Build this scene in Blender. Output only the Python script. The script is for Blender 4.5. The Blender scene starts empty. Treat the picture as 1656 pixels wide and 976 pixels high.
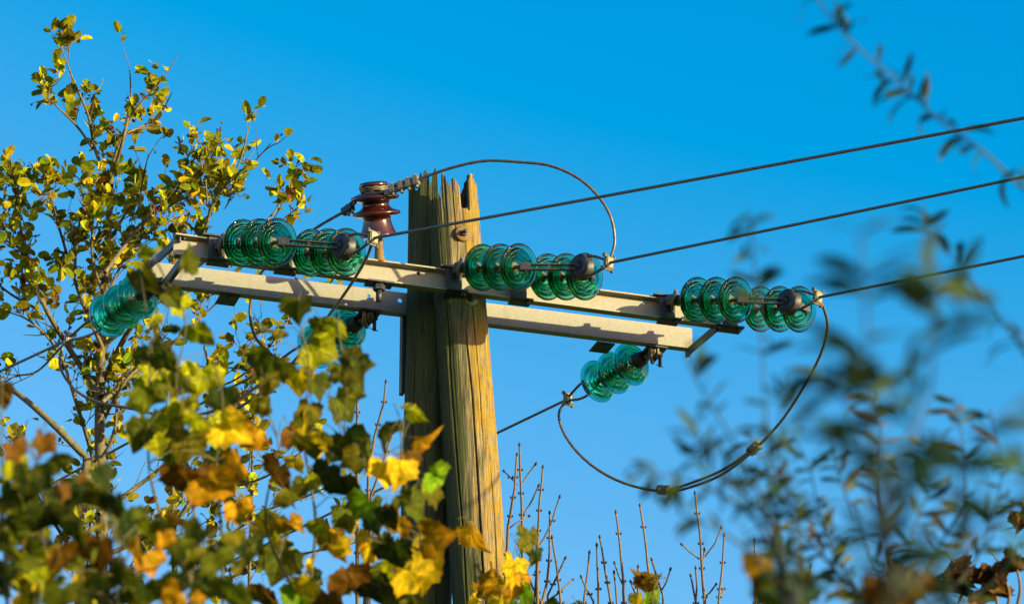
import bpy, bmesh, math, random
from mathutils import Vector, Matrix, noise
R = math.radians
rng = random.Random(7)

# ------------------------------------------------------------------ camera
E = R(24.0); F = 5400.0; CX, CY = 828.0, 488.0
CAM = Vector((0, 0, 1.7))
RT = Vector((1, 0, 0)); UP = Vector((0, -math.sin(E), math.cos(E))); FW = Vector((0, math.cos(E), math.sin(E)))
sc = bpy.context.scene
cd = bpy.data.cameras.new('camera'); cam = bpy.data.objects.new('camera', cd)
sc.collection.objects.link(cam); sc.camera = cam
cam.location = CAM; cam.rotation_euler = (math.pi/2 + E, 0, 0)
cd.sensor_width = 36; cd.lens = F/1656*36; cd.clip_end = 3000; cd.clip_start = .05
cd.dof.use_dof = True; cd.dof.focus_distance = 18.3; cd.dof.aperture_fstop = 6.8; cd.dof.aperture_blades = 9

# ------------------------------------------------------------------ sky and sun
SUN_EL, SUN_AZ = 10.5, 61.0     # azimuth: degrees to the right of straight behind the camera
w = bpy.data.worlds.new('World'); sc.world = w; w.use_nodes = True
nt = w.node_tree; nt.nodes.clear()
sky = nt.nodes.new('ShaderNodeTexSky'); sky.sky_type = 'NISHITA'; sky.sun_disc = False
sky.sun_elevation = R(SUN_EL); sky.altitude = 0; sky.air_density = 1.0; sky.dust_density = 0.8; sky.ozone_density = 3.0
sd = Vector((math.sin(R(SUN_AZ))*math.cos(R(SUN_EL)), -math.cos(R(SUN_AZ))*math.cos(R(SUN_EL)), math.sin(R(SUN_EL))))
sky.sun_rotation = math.atan2(sd.x, sd.y)
gr = nt.nodes.new('ShaderNodeVectorMath'); gr.operation = 'MULTIPLY_ADD'      # colour grade of the whole sky
gr.inputs[1].default_value = (2.1, 1.10, .8); gr.inputs[2].default_value = (-1.30, -.26, .62)
hs = nt.nodes.new('ShaderNodeVectorMath'); hs.operation = 'MAXIMUM'; hs.inputs[1].default_value = (0, 0, 0)
nt.links.new(sky.outputs[0], gr.inputs[0])
bg = nt.nodes.new('ShaderNodeBackground'); bg.inputs['Strength'].default_value = 0.15
wo = nt.nodes.new('ShaderNodeOutputWorld')
nt.links.new(gr.outputs[0], hs.inputs[0]); nt.links.new(hs.outputs[0], bg.inputs[0]); nt.links.new(bg.outputs[0], wo.inputs[0])
sl = bpy.data.lights.new('sun', 'SUN'); sl.energy = 5.0; sl.angle = R(0.5); sl.color = (1.0, 0.88, 0.44)
so = bpy.data.objects.new('sun', sl); sc.collection.objects.link(so)
so.rotation_euler = sd.to_track_quat('Z', 'Y').to_euler(); so.location = (8, -8, 14)
sc.view_settings.view_transform = 'Standard'; sc.view_settings.look = 'None'
sc.view_settings.exposure = 1.1; sc.view_settings.gamma = 1.0
sc.render.engine = 'CYCLES'
cy = sc.cycles; cy.use_denoising = True; cy.max_bounces = 24; cy.transmission_bounces = 24; cy.transparent_max_bounces = 24
cy.diffuse_bounces = 3; cy.glossy_bounces = 4; cy.caustics_refractive = True; cy.caustics_reflective = False; cy.blur_glossy = 1.0
cy.sample_clamp_indirect = 6

# ------------------------------------------------------------------ helpers
def P(px, py, d):
    return CAM + d*(FW + RT*((px-CX)/F) + UP*((CY-py)/F))
def ray(px, py): return FW + RT*((px-CX)/F) + UP*((CY-py)/F)
def onZ(px, py, z):
    r = ray(px, py); return CAM + r*((z-CAM.z)/r.z)
def onV(px, py, p0, n):
    r = ray(px, py); return CAM + r*((p0-CAM).dot(n)/r.dot(n))
def depth(p): return (p-CAM).dot(FW)
def px_of(p):
    v = p-CAM; d = v.dot(FW); return CX+F*v.dot(RT)/d, CY-F*v.dot(UP)/d
def frame(x, up=Vector((0, 0, 1))):
    x = x.normalized(); y = up.cross(x)
    if y.length < 1e-4: y = Vector((0, 1, 0)).cross(x)
    y.normalize(); return x, y, x.cross(y)
def smooth(pts, n=8):
    pts = [Vector(p) for p in pts]
    if len(pts) < 3: return [pts[0].lerp(pts[-1], i/n) for i in range(n+1)]
    q = [2*pts[0]-pts[1]] + pts + [2*pts[-1]-pts[-2]]; out = []
    for i in range(1, len(q)-2):
        a, b, c, d = q[i-1:i+3]
        for k in range(n):
            t = k/n
            out.append(.5*((2*b)+(c-a)*t+(2*a-5*b+4*c-d)*t*t+(3*b-a-3*c+d)*t**3))
    out.append(pts[-1]); return out

class MB:
    def __init__(s): s.v = []; s.f = []; s.sm = []; s.col = []; s.mi = []; s.m = 0
    def add(s, vs, fs, smooth_=False, col=None):
        o = len(s.v); s.v += [Vector(v) for v in vs]
        for f in fs: s.f.append([o+i for i in f]); s.sm.append(smooth_); s.col.append(col); s.mi.append(s.m)
    def box(s, c, ax, h, bev=0.0):
        x, y, z = ax; c = Vector(c)
        if bev <= 0:
            vs = [c+x*h[0]*a+y*h[1]*b+z*h[2]*d for a in (-1, 1) for b in (-1, 1) for d in (-1, 1)]
            s.add(vs, [(0, 1, 3, 2), (4, 6, 7, 5), (0, 4, 5, 1), (2, 3, 7, 6), (0, 2, 6, 4), (1, 5, 7, 3)])
            return
        bm = bmesh.new(); bmesh.ops.create_cube(bm, size=2)
        for v in bm.verts: v.co = Vector((v.co.x*h[0], v.co.y*h[1], v.co.z*h[2]))
        bmesh.ops.bevel(bm, geom=bm.edges[:], offset=bev, segments=2, affect='EDGES')
        bm.verts.ensure_lookup_table()
        vs = [c+x*v.co.x+y*v.co.y+z*v.co.z for v in bm.verts]; fs = [[v.index for v in f.verts] for f in bm.faces]
        bm.free(); s.add(vs, fs)
    def tube(s, pts, r, n=8, cap=True, col=None):
        pts = [Vector(p) for p in pts]; m = len(pts)
        rs = r if isinstance(r, (list, tuple)) else [r]*m
        vs = []; t0 = (pts[1]-pts[0]).normalized()
        a = t0.orthogonal().normalized()
        for i, p in enumerate(pts):
            t = (pts[min(i+1, m-1)]-pts[max(i-1, 0)])
            t = t.normalized() if t.length > 1e-9 else t0
            a = (a - t*a.dot(t)); a = a.normalized() if a.length > 1e-6 else t.orthogonal().normalized()
            b = t.cross(a)
            for k in range(n):
                th = 2*math.pi*k/n; vs.append(p+(a*math.cos(th)+b*math.sin(th))*rs[i])
        fs = [(i*n+k, i*n+(k+1) % n, (i+1)*n+(k+1) % n, (i+1)*n+k) for i in range(m-1) for k in range(n)]
        s.add(vs, fs, True, col)
        if cap:
            s.add([vs[k] for k in range(n)][::-1], [tuple(range(n))], False, col)
            s.add([vs[(m-1)*n+k] for k in range(n)], [tuple(range(n))], False, col)
    def strand(s, pts, r, lobes=4, lay=.13):
        out = [Vector(pts[0])]; acc = 0; step = .011
        for a, b in zip(pts, pts[1:]):
            L = (b-a).length; k = max(1, round(L/step)); out += [a.lerp(b, (i+1)/k) for i in range(k)]
        n = 16; m = len(out); vs = []; t0 = (out[1]-out[0]).normalized(); a = t0.orthogonal().normalized(); d = 0
        for i, p in enumerate(out):
            t = (out[min(i+1, m-1)]-out[max(i-1, 0)]).normalized(); a = (a-t*a.dot(t)).normalized(); b = t.cross(a)
            if i: d += (p-out[i-1]).length
            for k in range(n):
                th = 2*math.pi*k/n; q = r*(.93+.16*abs(math.cos(lobes*.5*th+lobes*math.pi*d/lay*.5)))
                vs.append(p+(a*math.cos(th)+b*math.sin(th))*q)
        s.add(vs, [(i*n+k, i*n+(k+1) % n, (i+1)*n+(k+1) % n, (i+1)*n+k) for i in range(m-1) for k in range(n)], True)
        s.add([vs[k] for k in range(n)][::-1], [tuple(range(n))]); s.add([vs[(m-1)*n+k] for k in range(n)], [tuple(range(n))])
    def lathe(s, prof, o, ax, n=32, closed=False, smooth_=True):
        x, y, z = frame(ax); o = Vector(o); vs = []
        for r, t in prof:
            for k in range(n):
                th = 2*math.pi*k/n; vs.append(o+x*t+(y*math.cos(th)+z*math.sin(th))*r)
        m = len(prof); rngm = m if closed else m-1
        fs = [(i*n+k, i*n+(k+1) % n, ((i+1) % m)*n+(k+1) % n, ((i+1) % m)*n+k) for i in range(rngm) for k in range(n)]
        if not closed:
            if prof[0][0] > 1e-5: fs.append(tuple(range(n))[::-1])
            if prof[-1][0] > 1e-5: fs.append(tuple((m-1)*n+k for k in range(n)))
        s.add(vs, fs, smooth_)
    def cyl(s, o, ax, r, l, n=20):
        s.lathe([(r, 0), (r, l)], o, ax, n, smooth_=n > 8)
    def nut(s, o, ax, r, l): s.lathe([(r, 0), (r, l)], o, ax, 6, smooth_=False)
    def build(s, name, mat, parent=None, **props):
        org = parent['_o'] if parent is not None and '_o' in parent else (0, 0, 0)
        org = Vector(org)
        me = bpy.data.meshes.new(name); me.from_pydata([tuple(v-org) for v in s.v], [], s.f)
        me.polygons.foreach_set('use_smooth', s.sm)
        for q in (mat if isinstance(mat, tuple) else (mat,)): me.materials.append(q)
        me.polygons.foreach_set('material_index', s.mi)
        if any(c is not None for c in s.col):
            at = me.color_attributes.new('Col', 'FLOAT_COLOR', 'CORNER'); buf = []
            for f, c in zip(s.f, s.col):
                c = c or (.1, .1, .05)
                if isinstance(c[0], (tuple, list)):
                    for q in c: buf += [q[0], q[1], q[2], 1.0]
                else: buf += [c[0], c[1], c[2], 1.0]*len(f)
            at.data.foreach_set('color', buf)
        me.update()
        bm = bmesh.new(); bm.from_mesh(me)
        if not any(c is not None for c in s.col):
            bmesh.ops.recalc_face_normals(bm, faces=bm.faces[:]); bm.to_mesh(me)
        bm.free()
        ob = bpy.data.objects.new(name, me); sc.collection.objects.link(ob)
        if parent is not None: ob.parent = parent
        if parent is not None: ob['_o'] = tuple(org)
        for k, v in props.items(): ob[k] = v
        return ob
def thing(name, label, cat, loc=(0, 0, 0), group=None):
    o = bpy.data.objects.new(name, None); sc.collection.objects.link(o); o.empty_display_size = .1
    o.location = loc; o['_o'] = tuple(loc); o['label'] = label; o['category'] = cat
    if group: o['group'] = group
    return o
def copy_tree(o, parent=None):
    c = o.copy(); sc.collection.objects.link(c); c.parent = parent
    for ch in [k for k in bpy.data.objects if k.parent == o]: copy_tree(ch, c)
    return c

# ------------------------------------------------------------------ materials
def mat(name):
    m = bpy.data.materials.new(name); m.use_nodes = True; t = m.node_tree; t.nodes.clear()
    out = t.nodes.new('ShaderNodeOutputMaterial'); return m, t, out
def N(t, kind, **kw):
    n = t.nodes.new('ShaderNode'+kind)
    for k, v in kw.items():
        if k in n.inputs: n.inputs[k].default_value = v
        else: setattr(n, k, v)
    return n
def ramp(t, fac, stops):
    r = N(t, 'ValToRGB'); el = r.color_ramp.elements
    while len(el) < len(stops): el.new(.5)
    for e, (p, c) in zip(el, stops): e.position = p; e.color = (*c, 1)
    t.links.new(fac, r.inputs[0]); return r.outputs[0]
def metal(name, c0, c1, metallic=.5, rough=.5, scale=30, bump=.15, spots=None):
    m, t, out = mat(name); tc = N(t, 'TexCoord')
    n1 = N(t, 'TexNoise', Scale=scale, Detail=6.0, Roughness=.65); t.links.new(tc.outputs['Object'], n1.inputs['Vector'])
    c = ramp(t, n1.outputs[0], [(.3, c0), (.7, c1)])
    if spots:
        n2 = N(t, 'TexNoise', Scale=scale*.35, Detail=8.0, Roughness=.75); t.links.new(tc.outputs['Object'], n2.inputs['Vector'])
        f = ramp(t, n2.outputs[0], [(.56, (0, 0, 0)), (.68, (1, 1, 1))])
        mx = N(t, 'Mix', data_type='RGBA'); t.links.new(f, mx.inputs['Factor']); t.links.new(c, mx.inputs[6]); mx.inputs[7].default_value = (*spots, 1)
        c = mx.outputs[2]
    b = N(t, 'BsdfPrincipled', Metallic=metallic, Roughness=rough)
    t.links.new(c, b.inputs['Base Color'])
    bp = N(t, 'Bump', Strength=bump, Distance=.002); t.links.new(n1.outputs[0], bp.inputs['Height']); t.links.new(bp.outputs[0], b.inputs['Normal'])
    t.links.new(b.outputs[0], out.inputs[0]); return m
M_galv = metal('galvanised_steel', (.215, .195, .13), (.32, .295, .205), .1, .6, 60, .3, (.26, .2, .11))
M_dark = metal('dark_fitting_steel', (.02, .024, .03), (.055, .06, .065), .3, .5, 50, .3, (.035, .025, .018))
M_fit = metal('weathered_fitting', (.09, .08, .06), (.20, .18, .12), .4, .5, 80, .3, (.10, .07, .04))
M_rust = metal('rusty_washer', (.10, .06, .018), (.21, .13, .04), .1, .75, 60, .5)
M_wire = metal('stranded_wire', (.05, .05, .05), (.17, .155, .13), .5, .45, 120, .2)
M_alu = metal('bright_clamp', (.11, .10, .08), (.25, .24, .18), .3, .6, 90, .3)
M_porc = None
m, t, out = mat('brown_porcelain'); b = N(t, 'BsdfPrincipled', Roughness=.22); b.inputs['Coat Weight'].default_value = .35
tc = N(t, 'TexCoord'); n1 = N(t, 'TexNoise', Scale=9.0, Detail=3.0); t.links.new(tc.outputs['Object'], n1.inputs['Vector'])
t.links.new(ramp(t, n1.outputs[0], [(.3, (.022, .005, .0035)), (.7, (.05, .008, .005))]), b.inputs['Base Color']); t.links.new(b.outputs[0], out.inputs[0]); M_porc = m

m, t, out = mat('green_glass')
tc = N(t, 'TexCoord'); n1 = N(t, 'TexNoise', Scale=14.0, Detail=2.0); t.links.new(tc.outputs['Object'], n1.inputs['Vector'])
bp = N(t, 'Bump', Strength=.03, Distance=.003); t.links.new(n1.outputs[0], bp.inputs['Height'])
g = N(t, 'BsdfGlass', Roughness=.03, IOR=1.5); g.inputs['Color'].default_value = (.80, .98, .95, 1)
tr = N(t, 'BsdfTransparent'); tr.inputs['Color'].default_value = (.30, .88, .76, 1)
tl = N(t, 'BsdfTranslucent'); tl.inputs['Color'].default_value = (.12, .75, .40, 1)
for q in (g, tl): t.links.new(bp.outputs[0], q.inputs['Normal'])
m1 = N(t, 'MixShader'); m1.inputs[0].default_value = .05; t.links.new(g.outputs[0], m1.inputs[1]); t.links.new(tr.outputs[0], m1.inputs[2])
m2 = N(t, 'MixShader'); m2.inputs[0].default_value = .015; t.links.new(m1.outputs[0], m2.inputs[1]); t.links.new(tl.outputs[0], m2.inputs[2])
t.links.new(m2.outputs[0], out.inputs[0]); M_glass = m
va = N(t, 'VolumeAbsorption'); va.inputs['Color'].default_value = (.04, .87, .75, 1); va.inputs['Density'].default_value = 95; t.links.new(va.outputs[0], out.inputs['Volume'])

def galv_mat():
    m, t, out = mat('galvanised_steel'); tc = N(t, 'TexCoord')
    n1 = N(t, 'TexNoise', Scale=55.0, Detail=6.0, Roughness=.65); t.links.new(tc.outputs['Object'], n1.inputs['Vector'])
    n0 = N(t, 'TexNoise', Scale=4.5, Detail=8.0, Roughness=.7); t.links.new(tc.outputs['Object'], n0.inputs['Vector'])
    mp = N(t, 'Mapping'); mp.inputs['Scale'].default_value = (1, 1, .16); t.links.new(tc.outputs['Object'], mp.inputs[0])
    n2 = N(t, 'TexNoise', Scale=26.0, Detail=6.0, Roughness=.7); t.links.new(mp.outputs[0], n2.inputs['Vector'])
    n3 = N(t, 'TexVoronoi', Scale=120.0); t.links.new(tc.outputs['Object'], n3.inputs['Vector'])
    c = ramp(t, n1.outputs[0], [(.3, (.115, .107, .082)), (.7, (.225, .21, .16))])
    def over(c, src, lo, hi, colr, k=1.0):
        f = ramp(t, src, [(lo, (0, 0, 0)), (hi, (k, k, k))]); mx = N(t, 'Mix', data_type='RGBA'); t.links.new(f, mx.inputs['Factor']); t.links.new(c, mx.inputs[6]); mx.inputs[7].default_value = (*colr, 1); return mx.outputs[2]
    c = over(c, n0.outputs[0], .50, .72, (.17, .145, .10), .7)
    c = over(c, n2.outputs[0], .54, .68, (.11, .075, .035), .75)
    c = over(c, n2.outputs[0], .30, .22, (.32, .30, .25), .5)
    b = N(t, 'BsdfPrincipled', Metallic=.1, Roughness=.6); t.links.new(c, b.inputs['Base Color'])
    bp = N(t, 'Bump', Strength=.35, Distance=.003); t.links.new(n1.outputs[0], bp.inputs['Height']); t.links.new(bp.outputs[0], b.inputs['Normal']); t.links.new(b.outputs[0], out.inputs[0]); return m
M_galv = galv_mat()
def wood_mat(name, shift, green, lean=0.0, mid_x=0.0):
    m, t, out = mat(name); tc = N(t, 'TexCoord')
    mp = N(t, 'Mapping'); mp.inputs['Scale'].default_value = (1, 1, .045); t.links.new(tc.outputs['Object'], mp.inputs[0])
    fine = N(t, 'TexNoise', Scale=95.0, Detail=8.0, Roughness=.7); t.links.new(mp.outputs[0], fine.inputs['Vector'])
    mp2 = N(t, 'Mapping'); mp2.inputs['Scale'].default_value = (1, 1, .12); t.links.new(tc.outputs['Object'], mp2.inputs[0])
    mid = N(t, 'TexNoise', Scale=16.0, Detail=6.0, Roughness=.6); t.links.new(mp2.outputs[0], mid.inputs['Vector'])
    big = N(t, 'TexNoise', Scale=2.2, Detail=5.0, Roughness=.6); t.links.new(mp2.outputs[0], big.inputs['Vector'])
    pat = N(t, 'TexNoise', Scale=10.0, Detail=8.0, Roughness=.75); t.links.new(tc.outputs['Object'], pat.inputs['Vector'])
    base = ramp(t, fine.outputs[0], [(.36, (.015, .010, .006)), (.44, (.11, .085, .05)), (.56, (.20, .165, .10)), (.72, (.33, .28, .18))])
    # lichen and algae sit on fixed sides of the timber (object X)
    sp = N(t, 'SeparateXYZ'); t.links.new(tc.outputs['Object'], sp.inputs[0])
    sc1 = N(t, 'Math', operation='MULTIPLY'); ln = N(t, 'Math', operation='MULTIPLY_ADD'); t.links.new(sp.outputs[2], ln.inputs[0]); ln.inputs[1].default_value = -lean; t.links.new(sp.outputs[0], ln.inputs[2])
    lx = N(t, 'Math', operation='SUBTRACT'); t.links.new(ln.outputs[0], lx.inputs[0]); lx.inputs[1].default_value = mid_x
    t.links.new(lx.outputs[0], sc1.inputs[0]); sc1.inputs[1].default_value = 3.2
    s2 = N(t, 'Math', operation='ADD'); t.links.new(sc1.outputs[0], s2.inputs[0]); t.links.new(mid.outputs[0], s2.inputs[1])
    s3 = N(t, 'Math', operation='ADD'); t.links.new(s2.outputs[0], s3.inputs[0]); t.links.new(big.outputs[0], s3.inputs[1])
    ro = N(t, 'MapRange'); ro.inputs['From Min'].default_value = 1.04+shift; ro.inputs['From Max'].default_value = 1.26+shift; t.links.new(s3.outputs[0], ro.inputs[0])
    rg = N(t, 'MapRange'); rg.inputs['From Min'].default_value = .98+green; rg.inputs['From Max'].default_value = .72+green; t.links.new(s3.outputs[0], rg.inputs[0])
    m1 = N(t, 'Mix', data_type='RGBA'); mo = N(t, 'Math', operation='MULTIPLY'); t.links.new(ro.outputs[0], mo.inputs[0])
    pr = N(t, 'MapRange'); pr.inputs['From Min'].default_value = .38; pr.inputs['From Max'].default_value = .55; t.links.new(pat.outputs[0], pr.inputs[0])
    t.links.new(pr.outputs[0], mo.inputs[1])
    t.links.new(mo.outputs[0], m1.inputs['Factor']); t.links.new(base, m1.inputs[6])
    oc = ramp(t, fine.outputs[0], [(.3, (.10, .06, .002)), (.65, (.31, .20, .005))]); t.links.new(oc, m1.inputs[7])
    m2 = N(t, 'Mix', data_type='RGBA'); mg = N(t, 'Math', operation='MULTIPLY'); t.links.new(rg.outputs[0], mg.inputs[0]); mg.inputs[1].default_value = .95
    t.links.new(mg.outputs[0], m2.inputs['Factor']); t.links.new(m1.outputs[2], m2.inputs[6])
    gc = ramp(t, fine.outputs[0], [(.3, (.006, .010, .001)), (.65, (.052, .072, .004))]); t.links.new(gc, m2.inputs[7])
    b = N(t, 'BsdfPrincipled', Roughness=.85); t.links.new(m2.outputs[2], b.inputs['Base Color'])
    ad = N(t, 'Math', operation='MULTIPLY_ADD'); t.links.new(mid.outputs[0], ad.inputs[0]); ad.inputs[1].default_value = .5; t.links.new(fine.outputs[0], ad.inputs[2])
    bp = N(t, 'Bump', Strength=1.0, Distance=.012); t.links.new(ad.outputs[0], bp.inputs['Height']); t.links.new(bp.outputs[0], b.inputs['Normal'])
    t.links.new(b.outputs[0], out.inputs[0]); return m

def leaf_mat(name, trans=.4, rough=.65, nscale=40, mottle=False):
    m, t, out = mat(name); at = N(t, 'VertexColor', layer_name='Col'); tc = N(t, 'TexCoord')
    n1 = N(t, 'TexNoise', Scale=nscale, Detail=4.0); t.links.new(tc.outputs['Object'], n1.inputs['Vector'])
    f = ramp(t, n1.outputs[0], [(.3, (.38, .4, .4)), (.7, (.9, .86, .8))])
    mx = N(t, 'Mix', data_type='RGBA', blend_type='MULTIPLY'); mx.inputs['Factor'].default_value = 1
    t.links.new(at.outputs[0], mx.inputs[6]); t.links.new(f, mx.inputs[7])
    if mottle:
        n2 = N(t, 'TexNoise', Scale=22.0, Detail=6.0, Roughness=.65); t.links.new(tc.outputs['Object'], n2.inputs['Vector'])
        n3 = N(t, 'TexNoise', Scale=70.0, Detail=5.0, Roughness=.7); t.links.new(tc.outputs['Object'], n3.inputs['Vector'])
        for src, lo, hi, k, colr in ((n2, .54, .68, .4, (.20, .19, .006)), (n2, .46, .34, .6, (.035, .05, .003)), (n3, .60, .72, .75, (.13, .055, .006))):
            f2 = ramp(t, src.outputs[0], [(min(lo, hi), (0, 0, 0) if lo < hi else (k, k, k)), (max(lo, hi), (k, k, k) if lo < hi else (0, 0, 0))])
            m3 = N(t, 'Mix', data_type='RGBA'); t.links.new(f2, m3.inputs['Factor']); t.links.new(mx.outputs[2], m3.inputs[6]); m3.inputs[7].default_value = (*colr, 1); mx = m3
    b = N(t, 'BsdfPrincipled', Roughness=rough); b.inputs['Specular IOR Level'].default_value = .12; t.links.new(mx.outputs[2], b.inputs['Base Color'])
    tl = N(t, 'BsdfTranslucent'); t.links.new(mx.outputs[2], tl.inputs['Color'])
    ms = N(t, 'MixShader'); ms.inputs[0].default_value = trans; t.links.new(b.outputs[0], ms.inputs[1]); t.links.new(tl.outputs[0], ms.inputs[2])
    t.links.new(ms.outputs[0], out.inputs[0]); return m
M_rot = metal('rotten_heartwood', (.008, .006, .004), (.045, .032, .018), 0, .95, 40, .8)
M_leaf = leaf_mat('leaf', .35)
M_lobed = leaf_mat('mottled_leaf', .4, .7, 40, True)
M_willow = leaf_mat('willow_leaf', .3)
M_bark = metal('pale_bark', (.05, .042, .022), (.17, .15, .085), 0, .8, 40, .5, (.08, .09, .03))
M_twig = metal('twig_bark', (.07, .05, .03), (.18, .13, .08), 0, .75, 60, .3)
M_wst = metal('willow_stem', (.010, .018, .012), (.03, .038, .02), 0, .8, 50, .3)
M_gst = metal('green_stem', (.05, .05, .012), (.12, .10, .03), 0, .8, 50, .3)
M_bud = metal('dark_bud', (.02, .014, .012), (.06, .035, .025), 0, .7, 60, .2)

# ------------------------------------------------------------------ ground
m, t, out = mat('meadow'); tc = N(t, 'TexCoord'); n1 = N(t, 'TexNoise', Scale=.35, Detail=8.0); t.links.new(tc.outputs['Object'], n1.inputs['Vector'])
b = N(t, 'BsdfPrincipled', Roughness=.9); t.links.new(ramp(t, n1.outputs[0], [(.3, (.04, .07, .01)), (.55, (.09, .11, .015)), (.75, (.14, .12, .03))]), b.inputs['Base Color'])
t.links.new(b.outputs[0], out.inputs[0])
g = MB(); nn = 24; S = 1500
vs = []
for i in range(nn+1):
    for j in range(nn+1):
        x = (i/nn*2-1); y = (j/nn*2-1); x = math.copysign(abs(x)**2.2, x)*S; y = math.copysign(abs(y)**2.2, y)*S
        vs.append((x, y, .0 if max(abs(x), abs(y)) < 60 else noise.noise((x*.004, y*.004, 0))*5))
g.add(vs, [(i*(nn+1)+j, (i+1)*(nn+1)+j, (i+1)*(nn+1)+j+1, i*(nn+1)+j+1) for i in range(nn) for j in range(nn)], True)
go = g.build('ground', m); go['kind'] = 'structure'

# ------------------------------------------------------------------ timber poles (A shaped pair)
Z = Vector((0, 0, 1))
H = onZ(801, 478, 9.2).z + 0
fa = onZ(283, 410.5, H); fb = onZ(1170, 526.5, H)      # front crossarm, lower flange edge
ra = onZ(236, 456, H); rb = onZ(1120, 563, H)      # rear crossarm, lower web edge
AX = (fb-fa).normalized(); NF = Vector((AX.y, -AX.x, 0)) # NF: horizontal, towards the camera
if NF.y > 0: NF = -NF

def pole_mesh(mb, base, topc, r0, r1, ztops, seed, hollow=True, na=420, nz=170, cracks=()):
    ax = topc-base; L = ax.length
    ztops_f = ztops
    vs = []; fs = []
    for j in range(nz+1):
        tt = j/nz; tt = 1-(1-tt)**2.2      # denser rows at the top
        for k in range(na):
            th = 2*math.pi*k/na; u = (math.cos(th), math.sin(th))
            zt = ztops_f(th)                 # extra height at this angle (m)
            h = tt*(L+zt)
            c = base+ax*(h/L)
            r = r0+(r1-r0)*min(1, h/L)
            wob = noise.noise((u[0]*1.2+seed, u[1]*1.2, h*.5))*.014+noise.noise((u[0]*5+seed, u[1]*5, h*.7))*.005+noise.noise((u[0]*18, u[1]*18+seed, h*1.1))*.0022
            for (ca, wd, dp, z0, z1) in cracks:
                d = (th-ca-noise.noise((h*1.7, ca, seed))*.10+math.pi) % (2*math.pi)-math.pi
                if z0 < h < z1:
                    e = min(1, (h-z0)/.3, (z1-h)/.3); wob -= dp*1.3*e*math.exp(-(d/(wd*.7))**2)
            if h > L-.25: wob += .006*noise.noise((u[0]*22, u[1]*22, seed))*min(1, (h-L+.25)/.2)
            vs.append(c+Vector((u[0]*(r+wob), u[1]*(r+wob), 0)))
    for j in range(nz):
        for k in range(na):
            fs.append((j*na+k, j*na+(k+1) % na, (j+1)*na+(k+1) % na, (j+1)*na+k))
    # hollow rotten heart: thin broken rim and inner wall
    o = len(vs); ni = 10
    for i in range(ni+1):
        q = i/ni
        for k in range(na):
            th = 2*math.pi*k/na; u = (math.cos(th), math.sin(th)); zt = ztops_f(th)
            rr = r1*(.90-.30*q)+.012*noise.noise((u[0]*9, u[1]*9, seed+q*3))
            zz = (L+zt-.01) if i == 0 else (L+zt-.01)*(1-q)+(L-.42)*q
            c = base+ax*(zz/L)
            vs.append(c+Vector((u[0]*rr, u[1]*rr, 0)))
    nout = len(fs); top = nz*na
    for k in range(na): fs.append((top+k, top+(k+1) % na, o+(k+1) % na, o+k))
    for i in range(ni):
        for k in range(na): fs.append((o+i*na+k, o+i*na+(k+1) % na, o+(i+1)*na+(k+1) % na, o+(i+1)*na+k))
    fs.append(tuple(o+ni*na+k for k in range(na)))
    mb.add(vs, fs, True)
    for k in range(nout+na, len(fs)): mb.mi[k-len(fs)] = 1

dpole = depth((fa+fb)/2)+.0
pc_front = onV(738, 455, (fa+fb)/2-NF*.05, NF)            # where the front web crosses the right leg
R1c = 0.147
ctr = pc_front - NF*(R1c+.005)
zt = P(731, 300, depth(ctr)).z
topR = onV(730, 330, ctr, Vector((0, -1, 0))); botR = onV(777, 960, ctr, Vector((0, -1, 0)))
dirR = (botR-topR).normalized(); dirR = dirR*((topR.z)/(-dirR.z)) if dirR.z < 0 else dirR
baseR = topR+dirR; baseR.z = -.3
ppm = F/depth(ctr)
def splinters(mb, top, rad, fn, seed, n=34):
    q = random.Random(seed)
    for _ in range(n):
        th = q.uniform(-math.pi, .5); rr = rad*q.uniform(.80, .97); h = fn(th)
        b0 = top+Vector((math.cos(th)*rr, math.sin(th)*rr, h-q.uniform(.03, .10))); L = q.uniform(.04, .13); w_ = q.uniform(.003, .008)
        tp = b0+Vector((q.uniform(-.012, .012), q.uniform(-.012, .012), L)); t_ = Vector((-math.sin(th), math.cos(th), 0)); n_ = Vector((math.cos(th), math.sin(th), 0))
        mb.add([b0-t_*w_, b0+t_*w_, b0+n_*w_*.7, b0.lerp(tp, .6)-t_*w_*.7, b0.lerp(tp, .6)+t_*w_*.5, b0.lerp(tp, .6)+n_*w_*.4, tp], [(0, 1, 4, 3), (1, 2, 5, 4), (2, 0, 3, 5), (3, 4, 6), (4, 5, 6), (5, 3, 6)])
def top_right(th):
    # rim height read by position across the front (x/R) : px y of the broken rim
    u = math.cos(th); s = math.sin(th)
    x = 730+u*39
    if s < 0.15:   # camera side
        pts = [(688, 352), (700, 346), (708, 338), (715, 334), (717, 297), (720, 299), (723, 300), (725, 313), (727, 317), (731, 315), (732, 305), (738, 307), (741, 311), (744, 318), (745, 354), (757, 352), (758.5, 302), (761, 291), (764, 289), (766, 296), (768, 312), (772, 330)]
    else:
        pts = [(688, 345), (700, 352), (712, 360), (726, 362), (738, 350), (744, 300), (750, 292), (757, 275), (763, 268), (768, 290), (772, 330)]
    x = max(688, min(772, x))
    for (a, ya), (b_, yb) in zip(pts, pts[1:]):
        if a <= x <= b_: y = ya+(yb-ya)*(x-a)/(b_-a); break
    y += 5*noise.noise((th*14, s*3, 1))
    return (330-y)/(ppm*math.cos(E))
pole = thing('utility_pole', 'weathered two legged timber pole with splintered top and orange lichen carrying steel crossarms', 'utility pole', (baseR.x, baseR.y, 0))
lr = (topR-baseR)/(topR-baseR).z
M_wood1 = wood_mat('weathered_timber', -.06, .12, lr.x, (baseR+lr*(-baseR.z)).x-pole.location.x)
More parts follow.
